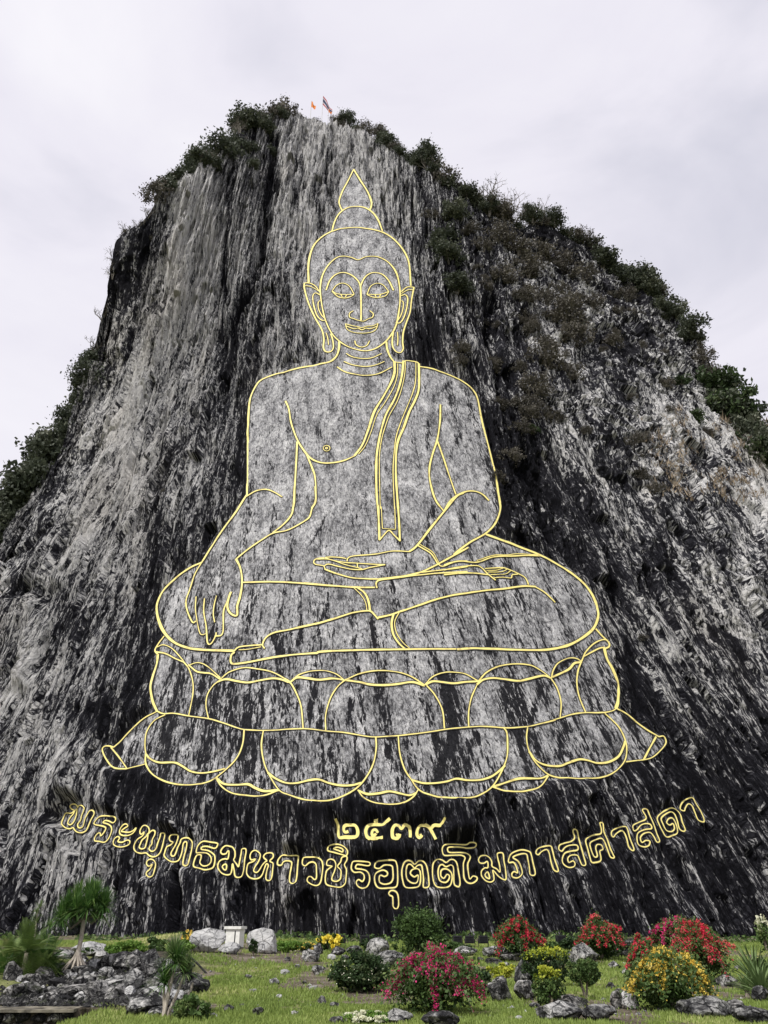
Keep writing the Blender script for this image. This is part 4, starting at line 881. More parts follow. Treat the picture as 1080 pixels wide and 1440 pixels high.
ridge_row(890, 1010, 15, ['dark', 'dark', 'scrub'], 2.2, 4.2, 'dark tree on the steep right edge of the cliff', 'trees on the steep right edge', (-.3, 4))
ridge_row(1005, 1100, 14, ['dark', 'dark', 'fresh'], 3.2, 5.2, 'leafy tree on the lower right shoulder', 'trees on the lower right shoulder', (0, 5))
# plants rooted on the face
FACE = [(625,325,26,'dark'),(632,362,24,'dark'),(640,300,22,'dark'),(618,345,18,'dark'),(642,405,22,'dark'),(655,270,20,'dark'),(606,300,14,'scrub'),(700,330,26,'scrub'),(728,345,30,'scrub'),(760,340,28,'scrub'),(745,370,30,'scrub'),(715,385,24,'scrub'),
 (790,360,26,'scrub'),(820,385,26,'scrub'),(850,362,24,'dark'),(872,380,22,'dark'),(790,440,34,'scrub'),(805,470,30,'scrub'),(770,500,32,'scrub'),(800,520,26,'scrub'),(752,545,26,'scrub'),(780,580,24,'scrub'),(735,600,22,'scrub'),(748,570,22,'scrub'),
 (720,640,18,'scrub'),(705,665,16,'scrub'),(885,410,20,'scrub'),(912,402,22,'dark'),(935,430,20,'dark'),(962,532,14,'fresh'),(980,582,18,'fresh'),(700,500,14,'scrub'),(830,430,20,'scrub'),(860,480,18,'scrub'),(840,345,20,'scrub'),(750,605,12,'fresh'),
 (680,345,18,'scrub'),(660,325,14,'scrub'),(770,415,24,'scrub'),(740,420,18,'scrub'),(960,470,14,'dark'),(1000,600,14,'scrub'),(1030,610,16,'fresh'),(820,610,10,'scrub'),(912,890,8,'scrub'),
 (372,178,16,'dark'),(352,205,14,'dark'),(345,165,16,'dark'),(300,225,14,'dark'),(250,248,16,'dark'),(238,262,16,'dark'),(395,160,12,'dark'),(355,235,10,'dark'),(382,205,9,'dark'),(210,330,8,'scrub'),(230,690,5,'scrub'),(900,640,10,'scrub'),(560,215,12,'dark'),(590,225,14,'dark'),(540,190,12,'dark'),(610,240,14,'dark'),(500,175,10,'dark')]
for _ in range(170):
    px = 610 + 330 * rng.random(); py = 300 + 400 * rng.random()
    top = np.interp(px, [600, 680, 800, 880, 940], [245, 310, 345, 400, 450])
    if py < top + 15 or fbm(np.array([px / 60.]), np.array([py / 70.]), 171, 2)[0] < .47 or samp(FIGM, np.array([px + 14.]), np.array([py]))[0] + samp(FIGM, np.array([px - 14.]), np.array([py]))[0] > 0: continue
    if py > top + 260: continue
    FACE.append((px, py, 6 + 11 * rng.random(), 'scrub'))
for px, py, rp, kd in FACE:
    q, n = on_cliff(px, py + rp * .6); s_ = ppm(q)
    lb = {'dark': 'dark leafy shrub rooted in a crack of the upper cliff', 'scrub': 'dry grey brown scrub bush on the right hand slope', 'fresh': 'fresh green bush on the right hand slope'}[kd]
    gr = {'dark': 'leafy shrubs on the upper cliff', 'scrub': 'dry scrub bushes on the cliff', 'fresh': 'fresh green bushes on the right hand slope'}[kd]
    if kd == 'scrub' and px < 500: lb = 'tiny dry bush on the left hand face of the cliff'; gr = 'tiny bushes on the left face'
    shrub(kd, q - n * .2, rp / s_ * .95, lb, gr, .8)
# dry grass tufts on the right shoulder
tp = []
for _ in range(520):
    px = 900 + 180 * rng.random() ** .7; py = 585 + 120 * rng.random() + (px - 980) * .1
    if fbm(np.array([px / 28.]), np.array([py / 16.]), 71, 2)[0] < .52: continue
    q, n = on_cliff(px, py); tp.append((q, n))
Q = np.repeat(np.array([t[0] for t in tp]), 14, 0); nn_ = len(Q)
dr = rng.normal(size=(nn_, 3)) * .5; dr[:, 2] += 1; hh = (.3 + .45 * rng.random(nn_))[:, None]
Q = Q + rng.normal(size=(nn_, 3)) * .3; sd_ = rng.normal(size=(nn_, 3)) * .05
Vd = np.stack([Q - sd_, Q + sd_, Q + dr * hh], 1).reshape(-1, 3)
tag(obj('dry_grass', mesh('dry_grass', Vd, np.arange(nn_ * 3).reshape(-1, 3), M['drygrass'], {'tint': ('FLOAT', np.repeat(rng.random(nn_), 3))})), 'straw coloured dry grass on the right shoulder of the cliff', 'grass', kind='stuff')

# ------------------------------------------------------------------ flags
def flag(px, py, hpx, name, label, stripes, w_, dx, dz, polepart='pole'):
    q = on_ridge(px, 165).copy(); q[1] += 1.0
    s_ = ppm(q); x0 = (px - 540) / FPX * project(q)[2]; q[0] = x0
    r_ = ray(px, py)[2] / ray(px, py)[1]; ztop = CAM[2] + r_ * q[1]
    rt = empty(name, q, label, 'flag')
    H = ztop - q[2]
    v, f = tube([(0, 0, -1), (0, 0, H * .5), (0, 0, H)], [.07, .06, .04], 8); obj('pole', mesh('pole', v, f, M['pole']), rt)
    n = 12; rows_ = []; per = max(1, len(stripes))
    hoist = w_
    V = []; F = []; mi = []; nh = 12
    for i in range(n + 1):
        t = i / n
        for j in range(nh + 1):
            s = j / nh
            x = dx * t + .25 * math.sin(t * 7 + s * 2) * t; y = -.1 + .35 * math.sin(t * 9 + s) * t
            z = H - .1 - s * hoist * (1 - .35 * t) - dz * t ** 1.1
            V.append((x + .05, y, z))
    for i in range(n):
        for j in range(nh):
            a = i * (nh + 1) + j; F.append((a, a + 1, a + nh + 2, a + nh + 1)); mi.append(stripes[min(int(j / nh * len(stripes)), len(stripes) - 1)])
    ms = [M['f_red'], M['f_white'], M['f_blue'], M['f_orange']]
    me = mesh('cloth', V, np.array(F), mats=ms, midx=mi, smooth=True); obj('cloth', me, rt)
    return rt
flag(452, 135, 28, 'national_flag', 'drooping flag with red, white and dark blue stripes on the summit pole', [0, 1, 2, 2, 1, 0], 3.2, 2.0, 4.6)
flag(436, 142, 16, 'orange_flag', 'small orange flag on the thin pole left of the striped flag', [3], 2.2, .8, 1.5)
flag(461, 153, 10, 'orange_flag', 'small orange flag hanging low just right of the striped flag', [3], 1.3, .5, .8)

# ------------------------------------------------------------------ rocks
def rock_mesh(name, seed, m_, sub=3, cuts=9, flat=.0):
    import bmesh
    bm = bmesh.new(); bmesh.ops.create_icosphere(bm, subdivisions=sub, radius=1)
    r = np.random.default_rng(seed); V = np.array([v.co[:] for v in bm.verts]); dirs = V / np.linalg.norm(V, axis=1, keepdims=True)
    rad = np.ones(len(V)) * 1.05
    for _ in range(cuts):
        nrm = r.normal(size=3); nrm[2] *= .7; nrm /= np.linalg.norm(nrm); dd = .55 + .35 * r.random(); c = dirs @ nrm
        rad = np.where(c > 1e-3, np.minimum(rad, dd / np.maximum(c, 1e-3)), rad)
    o = r.random(3) * 50
    nz = fbm(dirs[:, 0] * 2.2 + o[0] + dirs[:, 2], dirs[:, 1] * 2.2 + o[1] + dirs[:, 2] * 1.7, seed, 4, .6) - .5
    V = dirs * (rad * (1 + .34 * nz))[:, None]
    for v, c in zip(bm.verts, V): v.co = c
    me = bpy.data.meshes.new(name); bm.to_mesh(me); bm.free(); me.materials.append(m_)
    sz = np.array([v.co[:] for v in me.vertices]); mn, mxx = sz.min(0), sz.max(0)
    sc = 2 / (mxx - mn); cc = (mn + mxx) / 2
    me.vertices.foreach_set('co', ((sz - cc) * sc).astype(np.float32).ravel()); me.update()
    me.polygons.foreach_set('use_smooth', np.ones(len(me.polygons), bool))
    try: me.set_sharp_from_angle(angle=R(34))
    except Exception: pass
    return me
ROCK = {k: [rock_mesh('boulder', 900 + 7 * i + j * 100, M[mn], 4) for i in range(7)] for j, (k, mn) in enumerate((('g', 'boulder'), ('d', 'dark_rock'), ('w', 'pale_rock')))}
rc = 0
def boulder(px, py, wpx, hpx, kind, label, group=None, name='boulder', deep=.8, rz=None, tilt=0, dist=None):
    """px, py = middle of the foot of the stone"""
    global rc
    q = at(px, py) if dist is None else None
    if q is None:
        r_ = ray(px, py); q = CAM + r_ * (dist / r_[1])
    s_ = ppm(q); me = ROCK[kind][rc % 7]; rc += 1
    o = obj(name, me); wx = wpx / s_ / 2; hz = hpx / s_ / 2
    o.scale = (wx, max(wx, hz) * deep, hz * 1.12); o.location = (q[0], q[1] + wx * deep * .6, q[2] + hz * .88)
    o.rotation_euler = (0, tilt, 0)
    tag(o, label, 'rock', group); return o
boulder(290,1340,50,31,'w','large pale rounded boulder left of the white box on the bank')
boulder(320,1342,34,15,'w','low pale stone lying in front of the white box')
boulder(365,1341,45,32,'w','large pale square boulder right of the white box on the bank')
boulder(531,1350,34,28,'g','pointed grey boulder left of the big green bush')
boulder(498,1343,24,12,'g','low grey rock in the row beside the black floodlights')
boulder(475,1344,22,12,'g','small grey rock behind the lawn left of the pointed boulder')
boulder(447,1343,14,15,'g','small upright grey rock among the yellow flowers')
boulder(436,1353,26,16,'g','whitish grey rock at the back of the open lawn')
boulder(446,1371,17,12,'g','small half dark rock left of the dark round bush')
boulder(452,1412,14,10,'d','small black stone lying on the lawn')
boulder(548,1362,44,22,'g','grey rock behind the dark bush and the pink bush')
boulder(575,1366,30,14,'g','flat grey rock between the two front bushes')
boulder(655,1344,36,12,'g','low rounded grey rock under the floodlights')
boulder(700,1346,40,14,'g','long grey rock at the foot of the back red bush')
boulder(722,1352,44,12,'d','dark low rock below the back red bush')
boulder(695,1356,24,8,'d','flat dark stone in front of the long grey rock')
boulder(827,1358,46,28,'g','pale triangular rock behind the round topiary')
boulder(867,1347,20,14,'g','small white topped rock under the second red bush')
boulder(898,1347,62,24,'d','long dark ledge rock with a light top at the cliff foot')
boulder(742,1386,34,32,'g','steep grey rock between the yellow topiaries')
boulder(741,1407,34,24,'d','dark rounded rock in front of the small yellow topiary')
boulder(704,1410,34,32,'d','black boulder beside the pink bush')
boulder(806,1416,50,14,'d','dark back stone of the flat group in the foreground')
boulder(798,1438,78,24,'g','broad flat rock in the front of the lawn')
boulder(848,1436,52,20,'g','smooth flat rock touching the broad front rock')
boulder(873,1419,24,24,'d','black rock left of the yellow flowering bush')
boulder(888,1420,24,24,'w','white faced rock under the yellow flowering bush')
boulder(1003,1433,80,26,'g','wide grey rock right of the yellow flowering bush')
boulder(1038,1430,40,20,'d','dark rock behind the wide grey rock')
boulder(1062,1442,48,22,'g','rock cut by the lower right corner')
boulder(1030,1388,34,16,'g','grey block between the red bush and the spiky plant')
boulder(1074,1410,26,20,'g','grey rock in front of the spiky plant')
boulder(620,1446,56,20,'g','grey rock at the foot of the pink bush')
boulder(560,1440,44,18,'g','small grey rock by the white flowers at the front edge')
boulder(475,1442,26,10,'d','dark flat stone left of the white flowers')
boulder(272,1398,40,22,'g','grey rock right of the forked sword leaf plant')
boulder(268,1386,30,16,'g','grey rock behind the forked sword leaf plant')
boulder(1010,1345,30,10,'g','low stone behind the big red bush')
boulder(648,1437,9,6,'g','small pale stone on the front lawn')
for i, (px, py) in enumerate([(418,1362),(400,1372),(385,1385),(428,1384),(470,1418),(392,1404),(340,1418),(362,1428),(320,1424),(300,1432),(414,1428),(455,1364),(486,1352),(512,1350),(560,1352),(676,1352),(712,1360),(735,1372),(752,1420),(860,1392),(884,1372),(905,1362),(940,1354),(1040,1366),(690,1432),(730,1436),(866,1362),(350,1378),(404,1352),(466,1350)]):
    w_s = 7 + 11 * rng.random(); boulder(px, py, w_s, w_s * .55, 'gwgd'[i % 4], 'loose stone half sunk in the lawn', 'loose stones dotted over the lawn')
# rockery stones on the bank at the left (px, foot y, w, h, kind, distance)
RK = [(118,1345,46,16,'w'),(84,1356,26,18,'g'),(93,1367,18,12,'w'),(140,1350,20,10,'g'),(133,1364,22,12,'w'),(152,1364,26,17,'d'),(178,1368,48,22,'d'),(206,1366,30,24,'g'),(122,1386,22,12,'d'),
 (150,1378,14,14,'g'),(160,1388,36,12,'g'),(182,1397,26,26,'g'),(202,1378,36,16,'d'),(212,1394,24,14,'d'),(130,1406,32,20,'d'),(158,1404,30,16,'d'),(200,1408,20,14,'g'),(216,1398,20,8,'w'),(218,1410,20,10,'d'),(76,1392,26,13,'g'),
 (50,1400,30,8,'d'),(25,1404,44,16,'d'),(94,1404,60,14,'d'),(12,1386,24,26,'d'),(8,1368,12,20,'w'),(18,1384,10,8,'g'),(110,1376,26,14,'d'),(60,1382,30,16,'d'),(232,1402,22,18,'w'),(245,1408,20,12,'w'),(252,1376,32,18,'g'),
 (200,1428,60,22,'g'),(218,1440,50,18,'g'),(170,1352,20,10,'d'),(190,1346,20,8,'g'),(40,1388,24,14,'d'),(104,1392,24,14,'d'),(140,1392,20,10,'g'),(230,1384,22,14,'d'),(178,1410,14,8,'g'),(76,1370,24,12,'d'),(30,1396,20,10,'d'),(60,1408,14,6,'w'),(48,1394,8,8,'w'),(57,1396,7,8,'w')]
for _ in range(75):
    RK.append((3 + 262 * rng.random(), 1352 + 60 * rng.random(), 9 + 12 * rng.random(), 6 + 7 * rng.random(), 'ddgwg'[int(rng.integers(5))]))
for i, (px, py, w0, h0, k) in enumerate(RK):
    dist = 20.3 + (1412 - py) * .125 if py < 1415 else 18.7
    q = None; r_ = ray(px, py); q = CAM + r_ * (dist / r_[1])
    boulder(px, py, w0 * 1.12, h0 * 1.15, k, ('small ' if w0 < 18 else 'broad ' if w0 > 33 else '') + {'w': 'pale', 'g': 'grey', 'd': 'dark'}[k] + ' stone ' + ('on the top course' if py < 1372 else 'halfway down' if py < 1395 else 'just above the ledge' if py < 1415 else 'at the front foot') + ' of the left rockery', 'stones of the left rockery', dist=dist, deep=1.0, tilt=(rng.random() - .5) * .4)
# rubble between the stones and pebbles on the lawn: nobody could count them
def pebbles(name, pos, size, m_, label, seed):
    r = np.random.default_rng(seed); base = np.array([(1,0,0),(-1,0,0),(0,1,0),(0,-1,0),(0,0,1),(0,0,-1)], float)
    fc = np.array([(0,2,4),(2,1,4),(1,3,4),(3,0,4),(2,0,5),(1,2,5),(3,1,5),(0,3,5)])
    n = len(pos); sc = size[:, None, None] * (.6 + .7 * r.random((n, 6, 1))) * np.array([1, 1, .7])
    Vp = pos[:, None, :] + (base[None] + r.normal(size=(n, 6, 3)) * .18) * sc
    Fp = (fc[None] + (np.arange(n) * 6)[:, None, None]).reshape(-1, 3)
    tag(obj(name, mesh(name, Vp.reshape(-1, 3), Fp, m_)), label, 'stones', kind='stuff')
n_ = 3000; px = rng.random(n_) * 262; py = 1350 + rng.random(n_) * 66; dist = 20.0 + (1412 - py) * .125
rr_ = ray(px, py); pos = CAM + rr_ * (dist / rr_[:, 1])[:, None]
pebbles('rubble', pos, .04 + .10 * rng.random(n_) ** 2, M['dark_rock'], 'loose rubble packed between the rockery stones', 1)
n_ = 1500; y2 = 18 + 30 * rng.random(n_); x2 = (rng.random(n_) * 2 - 1) * y2 * .5; k_ = (x2 > -6) & (fbm(x2 / 2, y2 / 2, 12, 2) > .45); x2, y2 = x2[k_], y2[k_]
pebbles('pebbles', np.stack([x2, y2, G(x2, y2) + .01], -1), .018 + .06 * rng.random(len(x2)) ** 4, M['pale_rock'], 'small pale pebbles scattered over the lawn', 2)
# soil core behind the rockery stones
gxx = np.linspace(0, 236, 60); gyy = np.linspace(1338, 1420, 30); A_, B_ = np.meshgrid(gxx, gyy)
dist = np.where(B_ < 1415, 20.9 + (1412 - B_) * .128, 19.3) + .5 * (fbm(A_ / 14, B_ / 9, 4, 3) - .5) + 1.2 * np.clip((A_ - 200) / 36, 0, 1) ** 2
rr_ = ray(A_, B_); pos = CAM + rr_ * (dist / rr_[..., 1])[..., None]
far = pos[:1].copy(); far[..., 1] += 6; far[..., 2] = -1; nearr = pos[-1:].copy(); nearr[..., 2] = -1.2
pos = np.concatenate([far, pos, nearr], 0)
lft = pos[:, :1].copy(); lft[..., 0] -= 8; rgt = pos[:, -1:].copy(); rgt[..., 0] += .8; rgt[..., 2] = -1.2
pos = np.concatenate([lft, pos, rgt], 1)
idx = np.arange(pos.shape[0] * pos.shape[1]).reshape(pos.shape[:2])
Fr = np.stack([idx[:-1, :-1], idx[1:, :-1], idx[1:, 1:], idx[:-1, 1:]], -1).reshape(-1, 4)
M['soil'] = noisy('dark_rockery_soil', (.02, .018, .014), (.09, .075, .055), 5, .95, .08)
tag(obj('rockery_bank', mesh('rockery_bank', pos.reshape(-1, 3), Fr, M['soil'], smooth=True)), 'dark soil bank under the rockery stones', kind='structure')

# retaining wall with its ledge at the lower left
q0 = at(0, 1418); wy_ = 19.05
wr = empty('retaining_wall', (-10.2, wy_, -1.2), 'low dark stone wall with a narrow concrete ledge at the lower left', 'wall')
def boxv(x0, x1, y0, y1, z0, z1, jit=0, seed=0):
    r = np.random.default_rng(seed); V = np.array([(x0,y0,z0),(x1,y0,z0),(x1,y1,z0),(x0,y1,z0),(x0,y0,z1),(x1,y0,z1),(x1,y1,z1),(x0,y1,z1)], float)
    if jit: V += r.normal(size=V.shape) * jit
    return V, np.array([(0,3,2,1),(4,5,6,7),(0,1,5,4),(1,2,6,5),(2,3,7,6),(3,0,4,7)])
LX0, LX1 = -4.5, 3.65
ztop = CAM[2] + ray(100, 1419)[2] / ray(100, 1419)[1] * wy_ + 1.2
v, f = boxv(LX0, LX1, .12, .6, -.5, ztop - .06); obj('wall_core', mesh('wall_core', v, f, M['soil']), wr)
lv = []
nseg = 34; xs_ = np.linspace(LX0, LX1 + .1, nseg)
Vl = []; 
for i, x in enumerate(xs_):
    j = .02 * (vn(np.array([i * .7]), np.array([0.]), 3)[0] - .5) * 2
    for (yy, zz) in ((-.06 + j, ztop - .055), (-.06 + j, ztop + j * .5), (.5, ztop + .01), (.5, ztop - .055)): Vl.append((x, yy, zz))
Fl = []
for i in range(nseg - 1):
    for k in range(4): Fl.append((i * 4 + k, i * 4 + (k + 1) % 4, (i + 1) * 4 + (k + 1) % 4, (i + 1) * 4 + k))
Fl += [(0, 3, 2, 1), tuple((nseg - 1) * 4 + k for k in range(4))]
obj('ledge', mesh('ledge', Vl, np.array(Fl), M['concrete']), wr)
sm = [rock_mesh('wall_stone', 1300 + i, M['dark_rock'], 2) for i in range(5)]
x = LX0
for row in range(3):
    x = LX0 + .1 * row
    while x < LX1 - .1:
        w0 = .16 + .22 * rng.random(); o = obj('wall_stone', sm[int(rng.integers(5))], wr, (x + w0 / 2, .12, ztop - .16 - .2 * row)); o.scale = (w0 * .55, .10 + .05 * rng.random(), .085 + .04 * rng.random()); x += w0 + .02
# water / dark ground in front is shaded soil of the sunk strip

# ------------------------------------------------------------------ garden plants
def bush(name, px, pyf, wpx, hpx, lm, label, cat='bush', n=5200, k=70, ls=.055, flower=None, ff=.35, fs=.06, group=None, seed=1, flat=False, topf=False, spread=.13, fl_n=None, deep=.85, stem=0, lm2=None):
    q = at(px, pyf); s_ = ppm(q); rx = wpx / s_ / 2 / 1.12; rz = hpx / s_ / 2 / 1.10; ry = rx * deep; sz = s_ / 45.0
    q = q + np.array([0, ry * .7, 0]); rt = empty(name, q, label, cat, group)
    ls = ls / max(sz, .5) * 1.0 if sz < 1 else ls
    hz0 = stem / s_
    p, t_ = clumped(n, k, (rx, ry, rz - hz0 / 2), seed, spread, .55)
    p[:, 2] += hz0
    if flat: p[:, 2] = np.minimum(p[:, 2], hz0 + (rz * 2 - hz0) * (.93 + .07 * rng.random(n)))
    V, F, tn = leafcloud(p, ls, seed + 1, .6, 1.7, t_)
    if topf:                                  # golden new growth on top
        top = p[:, 2] > hz0 + (rz * 2 - hz0) * (.60 + .25 * rng.random(n)); tt4 = np.repeat(top, 4)
        for sel, nm, mm in ((~tt4, 'foliage', M[lm]), (tt4, 'new_growth', M[topf])):
            Vs = V[sel]; obj(nm, mesh(nm, Vs, np.arange(len(Vs)).reshape(-1, 4), mm, {'tint': ('FLOAT', tn[sel])}), rt)
    else: obj('foliage', mesh('foliage', V, F, M[lm], {'tint': ('FLOAT', tn)}), rt)
    if flower:
        nf = fl_n or int(n * ff); r = np.random.default_rng(seed + 9)
        kk = max(12, int(k * .9)); dct = r.normal(size=(kk, 3)); dct[:, 2] = np.abs(dct[:, 2]) * 1.1 - .25; dct[:, 1] -= .3; dct /= np.linalg.norm(dct, axis=1, keepdims=True)
        c = dct * (.86 + .22 * r.random((kk, 1))) ; i = r.integers(0, kk, nf)
        pf = c[i] + r.normal(size=(nf, 3)) * [.065, .065, .10]
        pf[:, 2] -= (r.random(nf) ** 2) * .16                     # drooping sprays
        pf = pf * [rx, ry, rz] + [0, 0, rz]; pf[:, 2] = np.maximum(pf[:, 2], .05)
        V, F, tn = leafcloud(pf, fs / max(min(sz, 1), .5), seed + 5, .3, 1.15, (.3 + .7 * r.random(kk))[i] * .7 + .3 * r.random(nf))
        obj('flowers', mesh('flowers', V, F, M[flower], {'tint': ('FLOAT', tn)}), rt)
    v, f = stems((rx, ry, rz), seed + 3, 8 if not stem else 4, .03 if not stem else .035, .7); obj('stems', mesh('stems', v, f, M['bark']), rt)
    return rt
def spray(name, px, pyf, wpx, hpx, label, flower, seed, nsp=70, leaf='green', fdens=26, fstart=.35, fs=.055, deep=.9, group=None, out=1.0):
    """bougainvillea: arching shoots that carry leaves, then bracts towards the tips"""
    q = at(px, pyf); s_ = ppm(q); rx = wpx / s_ / 2; H = hpx / s_; ry = rx * deep; q = q + np.array([0, ry * .6, 0])
    r = np.random.default_rng(seed); rt = empty(name, q, label, 'bougainvillea', group)
    LP = []; FP = []; LT_ = []; FT = []; tubes = []
    sz = max(1, 45.0 / s_)
    for i in range(nsp):
        a = r.random() * 6.283; reach = (.25 + .85 * r.random() ** .55) * out
        ex, ey = math.cos(a) * rx * reach, math.sin(a) * ry * reach
        hp = H * (1.0 - .34 * reach ** 2) * (.72 + .24 * r.random())
        end = hp * (1 - .75 * reach * r.random() ** .8)
        m = 16; t = np.linspace(0, 1, m)
        zz = hp * (1 - (1 - np.minimum(t / .62, 1)) ** 2) - (hp - end) * np.clip((t - .62) / .38, 0, 1) ** 1.6
        pts = np.stack([ex * t ** 1.15, ey * t ** 1.15, zz], -1) + np.cumsum(r.normal(size=(m, 3)) * .012 * rx, 0)
        if i % 2 == 0: tubes.append(tube(pts[::3], np.linspace(.018, .005, len(pts[::3])), 4))
        nl = 120; tl = .15 + .85 * r.random(nl); pl = np.stack([np.interp(tl, t, pts[:, c]) for c in range(3)], -1) + r.normal(size=(nl, 3)) * .085 * rx
        LP.append(pl); LT_.append(.25 + .5 * r.random() + .25 * r.random(nl))
        if r.random() < .92:
            nf = fdens * 14; c0 = fstart + .45 * r.random(); tf = np.clip(c0 + .22 * r.normal(size=nf) * .8, .2, 1)
            pf = np.stack([np.interp(tf, t, pts[:, c]) for c in range(3)], -1) + r.normal(size=(nf, 3)) * .04 * rx; pf[:, 2] += .03
            FP.append(pf); FT.append(.2 + .5 * r.random() + .35 * r.random(nf))
    core, ct = clumped(4200, 50, (rx * .80, ry * .8, H * .40), seed + 4, .16, .4)
    LP.append(core); LT_.append(ct * .6)
    Pn = np.vstack(LP); Pn[:, 2] = np.maximum(Pn[:, 2], .02); V, F, tn = leafcloud(Pn, .05 * sz, seed + 1, .5, 1.6, np.concatenate(LT_)); obj('foliage', mesh('foliage', V, F, M[leaf], {'tint': ('FLOAT', tn)}), rt)
    Pf = np.vstack(FP); Pf[:, 2] = np.maximum(Pf[:, 2], .03); V, F, tn = leafcloud(Pf, fs * .78 * sz, seed + 2, .3, 1.1, np.concatenate(FT)); obj('flowers', mesh('flowers', V, F, M[flower], {'tint': ('FLOAT', tn)}), rt)
    v, f = join(tubes); obj('stems', mesh('stems', v, f, M['bark']), rt)
    return rt
bush('garden_bush', 592, 1350, 98, 72, 'green', 'big loose green bush at the middle foot of the cliff', n=7500, k=95, seed=11, spread=.12)
bush('garden_bush', 505, 1398, 100, 54, 'dkgreen', 'dark wide bush with tiny pale flowers left of the pink bougainvillea', n=8000, k=90, seed=12, flower='creamfl', fl_n=110, fs=.028, spread=.12)
spray('bougainvillea', 617, 1430, 150, 92, 'large pink bougainvillea in the middle foreground', 'pink', 21, 84, 'green', 20, .3, .05)
spray('bougainvillea', 733, 1352, 68, 60, 'coral red bougainvillea beside the floodlights at the cliff foot', 'red', 22, 60, 'green', 20, .35)
spray('bougainvillea', 852, 1352, 70, 62, 'red bougainvillea behind the pale triangular rock', 'red', 23, 55, 'green', 14, .4)
spray('bougainvillea', 962, 1352, 78, 62, 'magenta bougainvillea topmost of the right hand group', 'pink', 24, 62, 'green', 22, .35)
spray('bougainvillea', 1002, 1386, 88, 90, 'big red and green bougainvillea at the right of the group', 'red', 25, 80, 'green', 24, .3)
spray('bougainvillea', 916, 1384, 52, 66, 'small red bougainvillea behind the yellow one', 'red', 26, 50, 'green', 18, .4)
spray('bougainvillea', 957, 1424, 124, 84, 'yellow bougainvillea with drooping sprays', 'yellow', 27, 90, 'green', 26, .35, .05)
bush('topiary_bush', 776, 1390, 80, 62, 'dkgreen', 'clipped shrub with a flat golden top', 'topiary', n=6500, k=70, seed=31, flat=True, topf='yellowleaf', spread=.085)
bush('topiary_bush', 774, 1416, 54, 54, 'green', 'smaller clipped golden shrub in front of the flat topped one', 'topiary', n=5200, k=70, seed=32, flat=True, topf='yellowleaf', ls=.045, spread=.09)
bush('topiary_bush', 828, 1406, 52, 58, 'green', 'round clipped green shrub on one bent stem', 'topiary', n=7000, k=120, seed=33, stem=15, ls=.042, spread=.07)
bush('garden_bush', 708, 1376, 44, 20, 'yellowleaf', 'low golden shrub behind the black boulder', n=1800, k=26, seed=34)
bush('garden_bush', 679, 1404, 40, 40, 'dkgreen', 'small dark bush between the pink bush and the black boulder', n=2600, k=34, seed=35)
bush('garden_bush', 267, 1436, 58, 30, 'green', 'low leafy bush beside the forked sword leaf plant', n=3000, k=40, seed=36)
bush('garden_bush', 176, 1348, 52, 26, 'lime', 'bright green rounded shrub above the rockery', n=3600, k=46, seed=37)
bush('garden_bush', 150, 1348, 40, 18, 'lime', 'low bright green shrub left of the rounded one above the rockery', n=2200, k=30, seed=38)
bush('garden_bush', 218, 1344, 34, 26, 'green', 'mid green shrub between the rockery and the pale boulders', n=2200, k=30, seed=39)
bush('garden_bush', 247, 1342, 44, 20, 'lime', 'lime green shrub just left of the pale boulders', n=2400, k=34, seed=40)
bush('garden_bush', 262, 1330, 18, 20, 'green', 'small yellow flowered shrub against the pale boulder', n=900, k=14, seed=41, flower='yellow', fl_n=160, fs=.07)
bush('garden_bush', 400, 1340, 46, 16, 'lime', 'low green plants right of the square pale boulder', n=2400, k=40, seed=42)
bush('garden_bush', 432, 1340, 40, 14, 'green', 'low green plants at the cliff foot with scattered yellow flowers', n=2000, k=36, seed=43, flower='yellow', fl_n=120, fs=.06)
bush('garden_bush', 464, 1338, 42, 22, 'green', 'patch of bright yellow flowers left of the floodlights', n=2200, k=30, seed=44, flower='brightyellow', fl_n=650, fs=.09)
bush('garden_bush', 523, 1336, 36, 18, 'dkgreen', 'dull green low shrub behind the pointed boulder', n=1600, k=24, seed=45)
bush('garden_bush', 768, 1338, 40, 16, 'green', 'low green plants right of the coral bougainvillea', n=1800, k=26, seed=46)
bush('garden_bush', 806, 1338, 40, 18, 'dkgreen', 'low dark green plants left of the second red bush', n=1800, k=26, seed=47)
bush('garden_bush', 640, 1340, 50, 14, 'green', 'low weeds around the row of floodlights', n=1600, k=30, seed=48)
bush('garden_bush', 355, 1345, 14, 22, 'dkgreen', 'tuft of green between the white box and the square boulder', n=500, k=10, seed=49)
bush('garden_bush', 1078, 1392, 34, 44, 'dkgreen', 'dark shrub behind the spiky plants at the right edge', n=2600, k=34, seed=50)
bush('garden_bush', 1083, 1340, 26, 50, 'green', 'shrub with cream flowers cut by the right edge', n=1500, k=20, seed=51, flower='creamfl', fl_n=170, fs=.07)
bush('flower_patch', 515, 1443, 66, 18, 'lime', 'patch of small cream white flowers at the bottom edge', 'flowers', n=900, k=24, seed=52, flower='creamfl', fl_n=2600, fs=.04)
bush('garden_bush', 170, 1408, 46, 22, 'dkgreen', 'dark creeping plant spilling over the rockery stones', n=2200, k=34, seed=53)
bush('garden_bush', 120, 1344, 40, 12, 'green', 'low green growth behind the palest rockery stone', n=1500, k=24, seed=54)
bush('garden_bush', 20, 1345, 46, 24, 'dkgreen', 'dark growth behind the cycads at the left edge', n=2000, k=30, seed=55)
